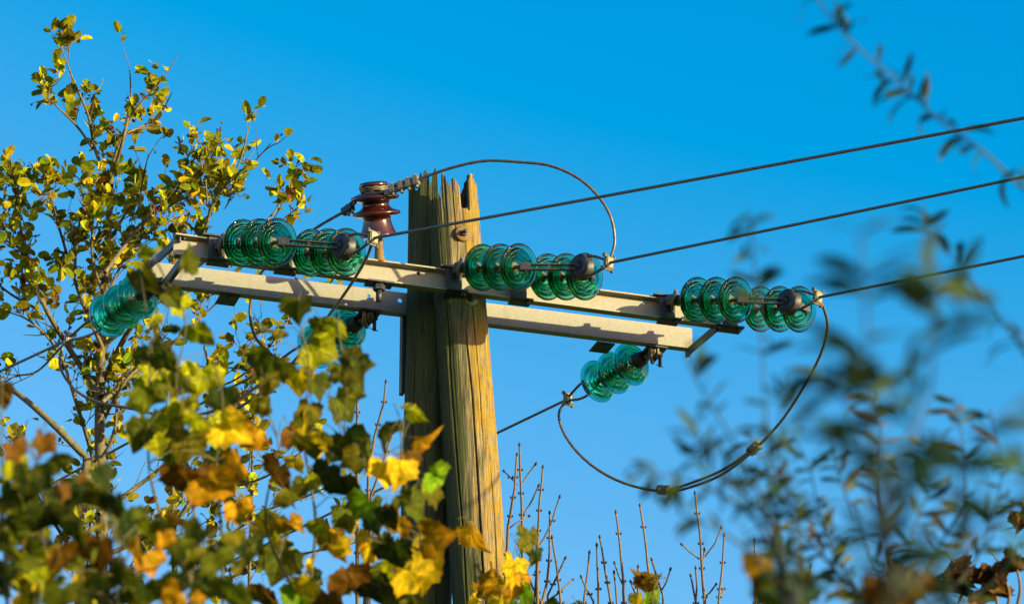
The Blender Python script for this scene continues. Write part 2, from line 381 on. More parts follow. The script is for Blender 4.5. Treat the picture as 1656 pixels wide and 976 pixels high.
mb = MB(); pole_mesh(mb, baseR, topR, .166, R1c-.004, top_right, 3.3, cracks=[(-1.35, .035, .03, 6.4, 9.35), (-.75, .03, .016, 5.2, 8.6), (-2.05, .03, .022, 7.7, 9.6), (-1.0, .02, .012, 8.6, 9.7), (-1.75, .02, .014, 3, 6.9)])
splinters(mb, topR, R1c-.004, top_right, 4)
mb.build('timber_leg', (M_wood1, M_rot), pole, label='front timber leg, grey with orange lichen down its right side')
topL = onV(699, 332, ctr-NF*.10, Vector((0, -1, 0))); botL = onV(687, 960, ctr-NF*.10, Vector((0, -1, 0)))
dl = (botL-topL).normalized(); baseL = topL+dl*(topL.z/(-dl.z)); baseL.z = -.3; baseL += Vector((0, .25, 0))
def top_left(th):
    u = math.cos(th); x = 699+u*37
    pts = [(662, 300), (667, 303), (672, 318), (676, 320), (678, 300), (681, 292), (683, 310), (686, 290), (688.5, 288), (690, 306), (693, 292), (696, 318), (699, 300), (702, 289), (705, 288), (707, 300), (709, 326), (714, 345), (738, 352)]
    x = max(662, min(738, x))
    for (a, ya), (b_, yb) in zip(pts, pts[1:]):
        if a <= x <= b_: y = ya+(yb-ya)*(x-a)/(b_-a); break
    if math.sin(th) > .1: y = 335+10*noise.noise((th*9, 2, 2))
    y += 3*noise.noise((th*19, 1, 5))
    return (332-y)/(ppm*math.cos(E))
lq = (topL-baseL)/(topL-baseL).z
M_wood2 = wood_mat('mossy_timber', .45, .95, lq.x, (baseL+lq*(-baseL.z)).x-pole.location.x)
mb = MB(); pole_mesh(mb, baseL, topL, .148, .132, top_left, 8.1, cracks=[(-1.1, .03, .025, 4, 8.7), (-.55, .025, .03, 4.5, 7.6), (-2.2, .03, .012, 6, 9.3), (-.85, .02, .02, 3.5, 7.2)])
splinters(mb, topL, .132, top_left, 5)
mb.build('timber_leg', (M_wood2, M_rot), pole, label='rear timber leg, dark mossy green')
# bolts with round washers on the front leg
def washer_bolt(px, py, off, matw, rad=.047):
    c = onV(px, py, ctr+NF*off, NF)
    b_ = MB(); b_.lathe([(rad, 0), (rad, .006), (rad-.004, .009), (.012, .010)], c, NF, 32)
    w_ = b_.build('washer', matw, pole)
    n_ = MB(); n_.nut(c+NF*.010, NF, .019, .018); n_.cyl(c+NF*.028, NF, .010, .022, 12)
    n_.build('bolt', M_dark, w_)
washer_bolt(749, 378, R1c+.006, M_rust)
washer_bolt(761, 484, R1c+.004, M_fit, .042)
# flat iron bar down the left flank of the rear leg
bt = onV(651.5, 505, ctr-NF*.24, NF); bb = onV(651.5, 637, ctr-NF*.24, NF)
mb = MB(); mb.box((bt+bb)/2, (AX, NF, Z), (.012, .028, (bt-bb).length/2), .002)
mb.build('iron_bar', M_dark, pole)

# ------------------------------------------------------------------ crossarms
AH = .126
def channel(a, b, web_side, hgt, fl, tk, holes, name='channel_beam', parent=None):
    ax = (b-a); L = ax.length; ax.normalize(); n = NF*web_side       # flanges point along n
    # C profile in (n, z)
    pr = [(0, 0), (fl, 0), (fl, tk), (tk, tk*1.2), (tk, hgt-tk*1.2), (fl, hgt-tk), (fl, hgt), (0, hgt)]
    mb = MB(); vs = [p0+n*q[0]+Z*q[1] for p0 in (a, b) for q in pr]; m_ = len(pr)
    fs = [(i, (i+1) % m_, m_+(i+1) % m_, m_+i) for i in range(m_)]
    fs += [(0, 1, 2, 3), (3, 4, 7, 0), (4, 5, 6, 7), (m_+3, m_+2, m_+1, m_), (m_, m_+7, m_+4, m_+3), (m_+7, m_+6, m_+5, m_+4)]
    mb.add(vs, fs)
    o = mb.build(name, M_galv, parent)
    # drilled holes, cut for real
    if holes:
        cb = bmesh.new()
        for (c, r) in holes:
            mt = Matrix.Translation(c-Vector(parent['_o'])) @ n.to_track_quat('Z', 'Y').to_matrix().to_4x4()
            bmesh.ops.create_cone(cb, cap_ends=True, segments=20, radius1=r, radius2=r, depth=.06, matrix=mt)
        cm = bpy.data.meshes.new('cut'); cb.to_mesh(cm); cb.free(); co = bpy.data.objects.new('cut', cm); sc.collection.objects.link(co)
        md = o.modifiers.new('b', 'BOOLEAN'); md.object = co; md.operation = 'DIFFERENCE'; md.solver = 'EXACT'
        co.location = parent.location
        bpy.context.view_layer.update()
        nm = bpy.data.meshes.new_from_object(o.evaluated_get(bpy.context.evaluated_depsgraph_get()))
        o.modifiers.clear(); o.data = nm; bpy.data.objects.remove(co); bpy.data.meshes.remove(cm)
    return o
FLW = .055
arm1 = thing('crossarm', 'front galvanised steel channel crossarm bolted across the face of the timber pole', 'crossarm', tuple(fa), 'steel crossarms')
wa, wb = fa-NF*FLW, fb-NF*FLW
def web_pt(px, py, p0): return onV(px, py, p0, NF)
channel(wa, wb, 1, AH, FLW, .009, [(web_pt(676, 443, wa), .011), (web_pt(1040, 491, wa), .009)], parent=arm1)
arm2 = thing('crossarm', 'rear galvanised steel channel crossarm passing behind both timber legs', 'crossarm', tuple(ra), 'steel crossarms')
RX = (rb-ra).normalized()
channel(ra, rb, -1, AH, FLW, .009, [(web_pt(595, 481, ra), .010), (web_pt(645, 488, ra), .014), (web_pt(345, 458, ra), .006)], parent=arm2)
# tie angles joining the ends of the two arms
def tie(p, q, drop, parent, wd=.05):
    x, y, z = frame(q-p); mb = MB(); c = (p+q)/2+Z*drop; L = (q-p).length/2
    mb.box(c, (x, y, z), (L, wd/2, .0035)); mb.box(c+y*(wd/2-.0035)+z*(-.0245), (x, y, z), (L, .0035, .021))
    for e in (p, q):
        mb.nut(e+Z*(drop-.020), Z, .016, .014); mb.nut(e+Z*(drop+.0045), Z, .016, .014); mb.cyl(e+Z*(drop-.034), Z, .009, .015, 10)
    return mb.build('tie_angle', M_dark, parent)
tie(fb-AX*.03-NF*.0, rb-AX*.01-NF*.03, -.006, arm1)
tie(fa+AX*.05-NF*.02, ra+AX*.04-NF*.03, AH+.006, arm1)
tie(fa+AX*.06-NF*.0, ra+AX*.10-NF*.03, -.006, arm1)
# string brackets along the front arm
strings = [((352, 394), (556, 399), (603, 385)), ((736, 433), (941, 432), (984, 425)), ((1081, 485), (1276, 488), (1322, 481))]
nR = (RT*.655+UP*.0-FW*.755).normalized()
def bracket_front(c):
    ap = c-NF*.06; zc = c.z
    top = fa.z+AH
    mb = MB(); mb.box(ap+NF*.012+Z*(top+.006-ap.z)-AX*.03, (AX, NF, Z), (.05, .045, .005), .001); mb.build('bracket_strap', M_dark, arm1)
    mb = MB(); mb.box(ap+NF*.012+Z*(fa.z-.006-ap.z)+AX*.02, (AX, NF, Z), (.06, .05, .005), .001); mb.build('bracket_strap', M_dark, arm1)
    mb = MB(); mb.box(c-NF*.022+Z*(fa.z+AH/2-zc), (AX, NF, Z), (.046, .004, AH/2+.014), .002)
    mb.nut(c-NF*.02+AX*.05+Z*(fa.z-.03-zc), Z, .015, .018)
    mb.nut(c-NF*.08-AX*.05+Z*(top+.012-zc), Z, .015, .016)
    mb.build('bracket_plate', M_dark, arm1)

# ------------------------------------------------------------------ insulator strings
def string_proto(first, name, label):
    """local +X runs from the arm to the wire; the cap of each disc faces the arm"""
    root = thing(name, label, 'insulator string', (0, 0, 0), 'glass disc insulator strings')
    X = Vector((1, 0, 0))
    mb = MB(); mb.lathe([(.028, -.02), (.032, -.012), (.032, .012), (.028, .02)], Vector((.0, -.0, 0))+Vector((.03, 0, 0)), Vector((0, 1, 0)), 24)
    mb.box(Vector((.035, 0, 0)), (X, Vector((0, 1, 0)), Z), (.05, .006, .03), .003)
    mb.cyl(Vector((.015, -.035, 0)), Vector((0, 1, 0)), .011, .07, 12); mb.cyl(Vector((.07, 0, 0)), X, .013, first-.07-.07, 14)
    mb.build('socket_link', M_fit, root)
    mb = MB(); mb.lathe([(.012, -.008), (.060, -.008), (.065, 0), (.060, .008), (.012, .008)], Vector((.046, 0, 0)), Vector((.75, .66, 0)), 28, closed=True); mb.build('eye_plate', M_fit, root)
    ctl = [(.040, -.040), (.046, -.031), (.058, -.022), (.080, -.013), (.100, -.003), (.116, .009), (.1250, .022), (.1290, .032), (.1260, .040), (.1190, .040),
            (.1130, .031), (.1060, .024), (.1010, .029), (.0965, .040), (.0905, .040), (.0870, .027), (.081, .015), (.0755, .019), (.0715, .032), (.0655, .032), (.0620, .019),
            (.057, .009), (.0525, .014), (.0495, .025), (.0445, .025), (.042, .010), (.038, .000), (.034, -.008), (.032, -.022), (.034, -.034)]
    sp_ = smooth([Vector((a, b_, 0)) for a, b_ in ctl], 4); prof = [(p.x, p.y) for p in sp_]
    for k in range(3):
        x0 = first+k*.15
        g_ = MB(); g_.lathe(prof, Vector((x0, 0, 0)), X, 96, closed=True)
        gd = g_.build('glass_disc', M_glass, root)
        c_ = MB(); c_.lathe([(.016, -.090), (.034, -.088), (.040, -.080), (.043, -.060), (.043, -.045), (.047, -.034), (.046, -.026), (.030, -.021), (.028, -.012)], Vector((x0, 0, 0)), X, 28)
        c_.build('cap', M_dark, gd)
        p_ = MB(); p_.lathe([(.030, -.012), (.028, -.004), (.014, .0), (.011, .004), (.011, .058), (.017, .062), (.017, .070), (.004, .074)], Vector((x0, 0, 0)), X, 20)
        p_.build('pin', M_fit, gd)
    return root
FIRST = .20
def set_pose(o, origin, axis, roll_up=Z):
    x, y, z = frame(axis, roll_up); M = Matrix((x, y, z)).transposed().to_4x4(); M.translation = origin; o.matrix_world = M
arm_pitch = .374
labs = [['glass insulator string beside the left end bracket, first of the left pair', 'glass insulator string just left of the brown porcelain insulator'],
        ['glass insulator string overlapping the right edge of the timber leg', 'glass insulator string under the end of the overhead loop wire'],
        ['glass insulator string by the right end bracket, first of the right pair', 'outermost glass insulator string beyond the right end of the crossarms']]
proto = None; ends = []
for i, (a, mth, cl) in enumerate(strings):
    base = onV(a[0], a[1], fa+NF*.03, NF)
    pair = []
    for j in range(2):
        o_ = base+AX*arm_pitch*j + (Z*-.004 if j else Z*0)
        if proto is None: s_ = proto = string_proto(FIRST, 'insulator_string', labs[0][0])
        else: s_ = copy_tree(proto); s_['label'] = labs[i][j]
        set_pose(s_, o_, nR, Z); pair.append(o_); bracket_front(o_)
    ends.append(pair)
nL = (RT*-.612+UP*-.345-FW*-.712).normalized()
rear = [((254, 460), 'teal insulator string off the left tip of the rear crossarm'), ((594, 512), 'teal insulator string half hidden by yellow leaves left of the pole'), ((1056, 570), 'teal insulator string hanging below the right half of the rear crossarm')]
rear_end = []
for (a, lb) in rear:
    base = onV(a[0], a[1], ra-NF*.02, NF)
    s_ = copy_tree(proto); s_['label'] = lb; set_pose(s_, base+nL*(-.035), nL, Z)
    mb = MB(); c = Vector((base.x, base.y, ra.z-.007))
    mb.box(c-NF*.03+AX*.01, (AX, NF, Z), (.06, .09, .005), .001); mb.box(c-NF*.02+Z*-.03+AX*.02, (AX, NF, Z), (.006, .03, .026), .001)
    mb.build('bracket_plate', M_dark, arm2)
    mb = MB(); h0 = c+AX*.045-NF*.01
    mb.cyl(h0+Z*-.095, Z, .010, .10, 12); mb.nut(h0+Z*-.03, Z, .018, .016); mb.tube([h0+Z*-.085-AX*.025, h0+Z*-.088, h0+Z*-.096+AX*.02], .003, 6)
    mb.build('hanging_bolt', M_dark, arm2)
    rear_end.append(base)
for px_, py_ in ((372, 462), (978, 540)):
    c = onV(px_, py_, ra-NF*.03, NF); c.z = ra.z-.006
    mb = MB(); mb.box(c-NF*.05, (AX, NF, Z), (.055, .07, .004), .001); mb.nut(c+Z*-.018, Z, .014, .014); mb.build('bracket_plate', M_dark, arm2)

# ------------------------------------------------------------------ yokes, thimbles and clamps on the right-hand side
WR = .0078
def clamp(c, ax, label, sz=1.0, group='wire clamps'):
    x, y, z = frame(ax); th = thing('wire_clamp', label, 'clamp', tuple(c), group)
    mb = MB(); mb.box(c, (x, y, z), (.017*sz, .026*sz, .030*sz), .005); mb.build('clamp_body', M_alu, th)
    for s_ in (-1, 1):
        mb = MB(); mb.tube(smooth([c+z*.036*sz*s_-y*.030*sz, c+z*.036*sz*s_+y*.034*sz], 2), .006*sz, 8); mb.nut(c+z*.036*sz*s_-y*.042*sz, y, .012*sz, .014); mb.nut(c+z*.036*sz*s_+y*.026*sz, y, .012*sz, .012)
        mb.build('clamp_bolt', M_fit, th)
    return th
heads = Vector((nR.x, nR.y, 0)).normalized()
side = heads.cross(Z)
nm = ['left', 'middle', 'right']
clampR = []
yl = ['flat steel yoke and thimble holding the left wire beneath the porcelain insulator', 'flat steel yoke and thimble right of the timber pole', 'flat steel yoke and thimble farthest right above the long hanging loop']
cl_l = ['bright wire clamp joining the left dead end under the porcelain insulator', 'wire clamp where the overhead loop meets the middle wire', 'wire clamp at the right where the big hanging loop starts']
for i, (a, mth, clp) in enumerate(strings):
    A0, B0 = ends[i]; EA = A0+nR*(FIRST+.30+.085); EB = B0+nR*(FIRST+.30+.085)
    M_ = P(mth[0], mth[1], depth(EB)-.10)
    C_ = onV(clp[0], clp[1], M_, side); clampR.append(C_)
    y_ = thing('yoke', yl[i], 'line fitting', tuple(M_), 'dead end yokes')
    x, yv, z = frame(M_-EA)
    mb = MB()
    for s_ in (-1, 1):
        mb.box((EA+M_)/2+z*.014*s_, (x, yv, z), ((M_-EA).length/2+.01, .011, .0035), .001)
    mb.box(EA+nR*.0, (x, yv, z), (.03, .016, .022), .003); mb.cyl(EA-z*.03, z, .010, .06, 12)
    mb.box(EA+(M_-EA)*.42, (x, yv, z), (.008, .008, .014), .001)
    mb.build('strap', M_dark, y_)
    mb = MB(); mb.box((EB+M_)/2, frame(M_-EB), ((M_-EB).length/2+.02, .014, .018), .002); mb.cyl(EB-Z*.03, Z, .010, .06, 12); mb.build('socket', M_dark, y_)
    # thimble sheave with the wire laid round it
    d = (C_-M_); L = d.length; d.normalize(); u = d.cross(side).normalized(); 
    if u.z < 0: u = -u
    mb = MB(); mb.lathe([(.014, -.030), (.066, -.030), (.070, -.020), (.052, 0), (.070, .020), (.066, .030), (.014, .030)], M_, side, 32, closed=True)
    mb.cyl(M_-side*.035, side, .014, .07, 14); mb.build('thimble', M_dark, y_)
    lp = [C_+u*.010]+[M_+d*L*.45+u*.05]+[M_+(u*math.cos(q)-d*math.sin(q))*.058 for q in [k*math.pi/6 for k in range(0, 7)]]+[M_+d*L*.45-u*.05]+[C_-u*.010]
    mb = MB(); mb.tube(smooth(lp, 6), WR, 10); mb.build('wire_loop', M_wire, y_)
    clamp(C_, d, cl_l[i], 1.0)
# ------------------------------------------------------------------ overhead wires
wl = ['overhead wire running up right from below the porcelain insulator, highest of three', 'middle overhead wire running to the right edge', 'lowest of the three overhead wires running to the right edge']
outp = [(1656, 191), (1656, 286), (1656, 414)]
for i in range(3):
    C_ = clampR[i]; Q = onV(outp[i][0], outp[i][1], C_, side)
    v = Q-C_; L = v.length; pts = []
    for k in range(61):
        s_ = k/60*2.4; p = C_+v*s_; p += Z*(-.012*L*L/9*(s_*(1-s_))*.6 if s_ < 1 else .0+.004*L*L/9*(s_-1)*s_)
        pts.append(p)
    mb = MB(); mb.tube(pts, WR, 10); o = mb.build('power_line', M_wire); o['label'] = wl[i]; o['category'] = 'power line'; o['group'] = 'overhead wires on the right'
# left-hand wires
clL = [(112, 548), (451, 585), (918, 645)]
exitp = [(0, 600), (215, 711), (803, 700)]
ll = ['dark wire descending from the left teal insulator string out of the left edge', 'dark wire running down left behind the leaves from the middle teal string', 'dark wire passing behind the timber pole down to the lower left']
cc = ['wire clamp left of the far left teal insulator string', 'wire clamp hidden in leaves at the middle teal string', 'wire clamp above the small end of the hanging loop, right of the pole']
hl = Vector((nL.x, nL.y, 0)).normalized(); sl_ = hl.cross(Z)
clampL = []
for i in range(3):
    e0 = rear_end[i]+nL*(FIRST+.30+.05)
    C_ = onV(clL[i][0], clL[i][1], e0, sl_); clampL.append(C_)
    Q = onV(exitp[i][0], exitp[i][1], C_, sl_); v = (Q-C_).normalized()
    if i == 2: v = (onV(803, 700, C_, sl_)-C_).normalized()
    pts = [C_+v*s_+Z*(-.0005*s_*s_) for s_ in [k*.75 for k in range(70)]]
    mb = MB(); mb.tube(pts, WR, 8); o = mb.build('power_line', M_wire); o['label'] = ll[i]; o['category'] = 'power line'; o['group'] = 'overhead wires on the left'
    d = nL; u = sl_.cross(d).normalized(); T = e0+nL*.02
    y_ = thing('yoke', ['small dark thimble fitting at the tip of the far left teal string', 'small dark thimble fitting at the tip of the middle teal string', 'small dark thimble fitting at the tip of the right hand teal string'][i], 'line fitting', tuple(T), 'tail thimbles')
    mb = MB(); mb.lathe([(.012, -.018), (.036, -.018), (.040, -.010), (.034, 0), (.040, .010), (.036, .018), (.012, .018)], T, sl_, 24, closed=True); mb.box(T-nL*.03, frame(nL), (.035, .012, .02), .002); mb.build('thimble', M_dark, y_)
    dv = C_-T
    lp = [C_+u*.008, T+dv*.45+u*.045, T+u*.045, T-nL*.04, T-u*.045, T+dv*.45-u*.045, C_-u*.008]
    mb = MB(); mb.tube(smooth(lp, 8), WR, 8); mb.build('wire_loop', M_wire, y_)
    clamp(C_, v, cc[i], .95)

# jumper loops
def jumper(pl, d0, d1, label, r=WR, start=None, end=None, name='jumper_wire', grp='jumper loops'):
    n = len(pl); cum = [0]
    for a, b in zip(pl, pl[1:]): cum.append(cum[-1]+math.hypot(b[0]-a[0], b[1]-a[1]))
    pts = [P(x, y, d0+(d1-d0)*c/cum[-1]) for (x, y), c in zip(pl, cum)]
    if start is not None: pts[0] = start
    if end is not None: pts[-1] = end
    mb = MB(); sp = smooth(pts, 10); mb.strand(sp, r); o = mb.build(name, M_wire); o['label'] = label; o['category'] = 'jumper wire'; o['group'] = grp
    return sp
j1 = [(603, 385), (596, 410), (580, 440), (555, 478), (518, 528), (470, 590), (415, 640), (355, 672), (290, 678), (222, 662), (160, 650), (122, 630), (98, 595), (101, 562), (112, 548)]
s1 = jumper(j1, depth(clampR[0]), depth(clampL[0]), 'pale twisted wire loop dropping left behind the leaves from the left dead end', start=clampR[0], end=clampL[0])
j1b = [(432, 613), (405, 632), (370, 655), (330, 668), (290, 673)]
jumper(j1b, depth(clampR[0])+.45, depth(clampR[0])+.62, 'short doubled wire just above the left jumper loop')
# insulator base position on the front arm
PB = onV(614, 414, fa-NF*.028, NF); PB.z = fa.z+AH+.004
pt = P(603, 301, depth(PB)-.02); pax = (P(604, 304, depth(PB)-.0)-P(612, 392, depth(PB))).normalized()
dN = depth(PB)-.03
j2 = [(988, 418), (994, 392), (988, 352), (968, 318), (935, 288), (890, 268), (840, 262), (785, 265), (735, 275), (690, 290), (662, 302), (628, 318), (612, 322), (590, 324), (572, 330), (560, 340), (515, 366)]
dc = depth(clampR[1]); cum = [0]
for a, b in zip(j2, j2[1:]): cum.append(cum[-1]+math.hypot(b[0]-a[0], b[1]-a[1]))
Tn = cum[12]
pts = []
for (x, y), c in zip(j2, cum):
    yy = y-10 if 11 <= j2.index((x, y)) <= 13 else (y-5 if 7 <= j2.index((x, y)) <= 10 else y)
    d_ = dc+(dN-.075-dc)*(c/Tn) if c <= Tn else dN-.075+(c-Tn)/(cum[-1]-Tn)*.22
    pts.append(P(x, yy, d_))
pts[0] = clampR[1]
# on behind the arms and down to the middle left clamp
pts += [P(470, 398, dN+.35), P(425, 438, dN+.48), P(410, 470, dN+.5), P(404, 505, dN+.5), P(413, 545, dN+.5), P(441, 575, dN+.5), clampL[1]]
mb = MB(); sp2 = smooth(pts, 10); mb.strand(sp2, WR); o = mb.build('jumper_wire', M_wire); o['label'] = 'wire looping over the pole top and tied to the porcelain insulator'; o['category'] = 'jumper wire'; o['group'] = 'jumper loops'
j3 = [(1322, 481), (1332, 498), (1338, 530), (1326, 575), (1298, 628), (1262, 682), (1218, 728), (1170, 765), (1120, 786), (1076, 794), (1020, 784), (975, 764), (938, 735), (912, 700), (904, 668), (918, 645)]
s3 = jumper(j3, depth(clampR[2]), depth(clampL[2]), 'long wire loop hanging below the right end of the crossarms', start=clampR[2], end=clampL[2])
i0 = min(range(len(s3)), key=lambda k: abs(px_of(s3[k])[0]-1222)+(0 if k < len(s3)*.7 else 999)); i1 = min(range(len(s3)), key=lambda k: abs(px_of(s3[k])[0]-1070)+(0 if k < len(s3)*.75 else 999))
mb = MB(); seg = s3[i0:i1+1]; off = Vector((0, 0, 1))*.026
mb.strand([p+off*math.sin(math.pi*max(.0, min(1, .12+.76*k/(len(seg)-1))))-Z*0 for k, p in enumerate(seg)], WR)
o = mb.build('jumper_wire', M_wire); o['label'] = 'short second wire doubling the bottom of the long hanging loop'; o['category'] = 'jumper wire'; o['group'] = 'jumper loops'
def sleeve(p, q, label, r=.019, L=.045, m_=M_fit):
    x, y, z = frame(q-p); c = (p+q)/2; th = thing('wire_clamp', label, 'clamp', tuple(c), 'line taps')
    mb = MB(); mb.box(c+z*.008, (x, y, z), (L, r, r*1.35), .006); mb.build('clamp_body', m_, th)
    for s_ in (-.55, .55):
        mb = MB(); mb.nut(c+x*L*s_-y*(r+.012), y, .010, .03+2*r); mb.lathe([(r*1.25, -.006), (r*1.25, .006)], c+x*L*s_+z*.008, x, 18); mb.build('clamp_bolt', M_dark, th)
sleeve(seg[0], seg[1], 'oblong clamp on the rising right side of the hanging loop')
sleeve(seg[-2], seg[-1], 'oblong clamp at the lowest point of the hanging loop')
# twin bolted clamps on the overhead loop either side of the porcelain insulator
def pick(sp, x, lo=0, hi=10**9):
    return min(range(lo, min(hi, len(sp))), key=lambda k: abs(px_of(sp[k])[0]-x))
a1, a2 = pick(sp2, 672, 30, 170), pick(sp2, 632, 30, 170)
mb = MB(); th = thing('wire_clamp', 'long bolted clamp between porcelain insulator and the splintered pole top', 'clamp', tuple(sp2[a1]), 'line taps')
mb.tube(sp2[a1:a2+1], [.011+.006*(1-k/(a2-a1)) for k in range(a2-a1+1)], 10); mb.build('sleeve', M_wire, th)
mb = MB(); x, y, z = frame(sp2[a1]-sp2[a2])
mb.box(sp2[a1]-x*.09-z*.012, (x, y, z), (.10, .012, .012), .003); mb.box(sp2[a1]-x*.08+z*.016, (x, y, z), (.08, .014, .008), .003)
for q in (0.0, .045, .09, .14):
    c = sp2[a1]-x*q; mb.box(c, (x, y, z), (.016, .02, .028-.04*q), .004); mb.nut(c-z*.042, z, .010, .08)
mb.build('clamp_body', M_alu, th)
a3 = pick(sp2, 563, 100)
th = thing('wire_clamp', 'small bolted clamp left of the porcelain insulator', 'clamp', tuple(sp2[a3]), 'line taps')
mb = MB(); x, y, z = frame(sp2[a3]-sp2[a3+2]); mb.box(sp2[a3], (x, y, z), (.04, .018, .022), .005); mb.build('clamp_body', M_dark, th)
mb = MB(); mb.nut(sp2[a3]-z*.04, z, .010, .07); mb.nut(sp2[a3]-z*.04+x*.03, z, .010, .07); mb.build('clamp_bolt', M_alu, th)

# ------------------------------------------------------------------ brown porcelain post insulator
pin = thing('pin_insulator', 'dark red brown porcelain insulator standing on the front crossarm left of the pole', 'insulator', tuple(PB))
D0 = depth(PB); SB = P(612, 383, D0); s_ = 1/268.0
prof = [(0.0, -.004), (.06, -.004), (.100, -.001), (.104, .006), (.100, .014), (.086, .048), (.076, .085), (.074, .100), (.085, .106), (.110, .112), (.130, .120), (.134, .128), (.128, .136), (.100, .146), (.082, .158), (.074, .170), (.074, .186), (.088, .192), (.112, .198), (.130, .206), (.135, .215), (.130, .224), (.104, .234), (.082, .242), (.066, .250), (.062, .262), (.068, .272), (.078, .278), (.080, .288), (.072, .298), (.04, .304), (0, .305)]
mb = MB(); mb.lathe(prof, SB, pax, 56); mb.build('porcelain_body', M_porc, pin)
mb = MB()
for q in range(3): 
    x, y, z = frame(pax); mb.tube([SB+pax*(.254+.008*q+.004*math.sin(3*k))+(y*math.cos(k*.3)+z*math.sin(k*.3))*(.072+.003*q) for k in range(22)], .006, 6)
mb.build('binding_wire', M_fit, pin)
mb = MB(); mb.lathe([(.034, 0), (.034, .010), (.028, .016), (.020, .10)], PB, (SB-PB).normalized(), 20); mb.tube([PB, SB+pax*.01], .022, 16); mb.build('spindle', M_rust, pin)
mb = MB(); c = Vector((PB.x, PB.y, fa.z))
mb.box(c-Z*.006, (AX, NF, Z), (.075, .045, .005), .001); mb.nut(c-Z*.045, Z, .034, .036); mb.cyl(c-Z*.11, Z, .017, .07, 14); mb.build('spindle_nut', M_dark, pin)

# ------------------------------------------------------------------ foliage tools
def leaf_round(mb, o, tip, nrm, L, W, col, fold=.25, curl=.2):
    y = tip.normalized(); x = y.cross(nrm)
    if x.length < 1e-3: x = y.orthogonal()
    x.normalize(); z = x.cross(y)
    def q(u, v): return o+y*(v*L)+x*(u*W)+z*(abs(u)*W*fold - v*v*L*curl)
    mid = [q(0, 0), q(0, .35), q(0, .7), q(0, 1)]
    for s_ in (-1, 1):
        e = [q(.34*s_, .14), q(.5*s_, .45), q(.46*s_, .78), q(.22*s_, .97)]
        mb.add([mid[0], mid[1], e[1], e[0]], [(0, 1, 2, 3)], True, col); mb.add([mid[1], mid[2], e[2], e[1]], [(0, 1, 2, 3)], True, col); mb.add([mid[2], mid[3], e[3], e[2]], [(0, 1, 2, 3)], True, col)
def leaf_long(mb, o, tip, nrm, L, W, col, bend=.5, n=6):
    y = tip.normalized(); x = y.cross(nrm)
    if x.length < 1e-3: x = y.orthogonal()
    x.normalize(); z = x.cross(y); row = []
    for i in range(n+1):
        v = i/n; wv = W*.5*math.sin(math.pi*min(1, v*.93+.05))**.8 if v < 1 else 0
        a = bend*v; c = o+y*(L*(math.sin(a)/bend if abs(bend) > 1e-3 else v))-z*(L*((1-math.cos(a))/bend if abs(bend) > 1e-3 else 0))
        row.append((c-x*wv+z*wv*.3, c, c+x*wv+z*wv*.3))
    for i in range(n):
        for k in (0, 1): mb.add([row[i][k], row[i][k+1], row[i+1][k+1], row[i+1][k]], [(0, 1, 2, 3)], True, col)
LOBES = []
def lobed_outline():
    pts = []
    for a, r in ((0, .12), (28, .50), (40, .40), (52, .66), (60, .64), (72, .80), (84, .74), (98, .74), (108, .86), (118, .84), (128, .98), (138, .86), (148, .82), (158, .88), (168, 1.0), (174, 1.12)):
        pts.append((a, r))
    full = pts + [(180, 1.25)] + [(360-a, r) for a, r in reversed(pts[1:])]
    return [(math.sin(math.radians(a))*r*.62, .42-math.cos(math.radians(a))*r*.5) for a, r in full]
OUTL = lobed_outline()
OUTL_T = [i in (2, 5, 9, 12, 16, 20, 23, 27, 30) for i in range(len(OUTL)+2)]
def leaf_lobed(mb, o, tip, nrm, L, col, edge, r_, curl=.35, fold=.3):
    y = tip.normalized(); x = y.cross(nrm)
    if x.length < 1e-3: x = y.orthogonal()
    x.normalize(); z = x.cross(y); ph = r_.random()*6; asym = r_.uniform(.8, 1.15); wv = r_.uniform(.03, .10)
    def q(u, v):
        u2 = u*asym
        return o+y*(v*L)+x*(u2*L)+z*L*(abs(u)*fold-curl*(v-.3)**2+wv*math.sin(u*9+ph)*math.cos(v*7+ph))
    n = len(OUTL); c0 = (0, .38); rings = []
    for sc_ in (0.34, .68, 1.0): rings.append([(c0[0]+(u-c0[0])*sc_, c0[1]+(v-c0[1])*sc_) for u, v in OUTL])
    vs = [q(*c0)]; cs = [col]
    for k, rg in enumerate(rings):
        f = (0, .25, 1)[k]
        for (u, v) in rg:
            vs.append(q(u, v)); ff = max(0, f*(.5+.5*math.sin(u*20+v*13+ph)))
            vn = 1.5 if (k < 2 and OUTL_T[len(vs)-2-k*n]) else .92
            cs.append(tuple((col[i]*(1-ff)+edge[i]*ff)*vn for i in range(3)))
    # lighter midrib
    fs = [(0, 1+i, 1+(i+1) % n) for i in range(n)]
    for k in range(2):
        a = 1+k*n; b_ = 1+(k+1)*n
        fs += [(a+i, b_+i, b_+(i+1) % n, a+(i+1) % n) for i in range(n)]
    for f in fs: mb.add([vs[i] for i in f], [tuple(range(len(f)))], True, [cs[i] for i in f])
def rvec(r_): 
    while True:
        v = Vector((r_.uniform(-1, 1), r_.uniform(-1, 1), r_.uniform(-1, 1)))
        if .1 < v.length < 1: return v.normalized()
def to_base(p, x, y): return [p, Vector((p.x*.4+x*.6, p.y*.4+y*.6, p.z*.55)), Vector((x, y, -.1))]

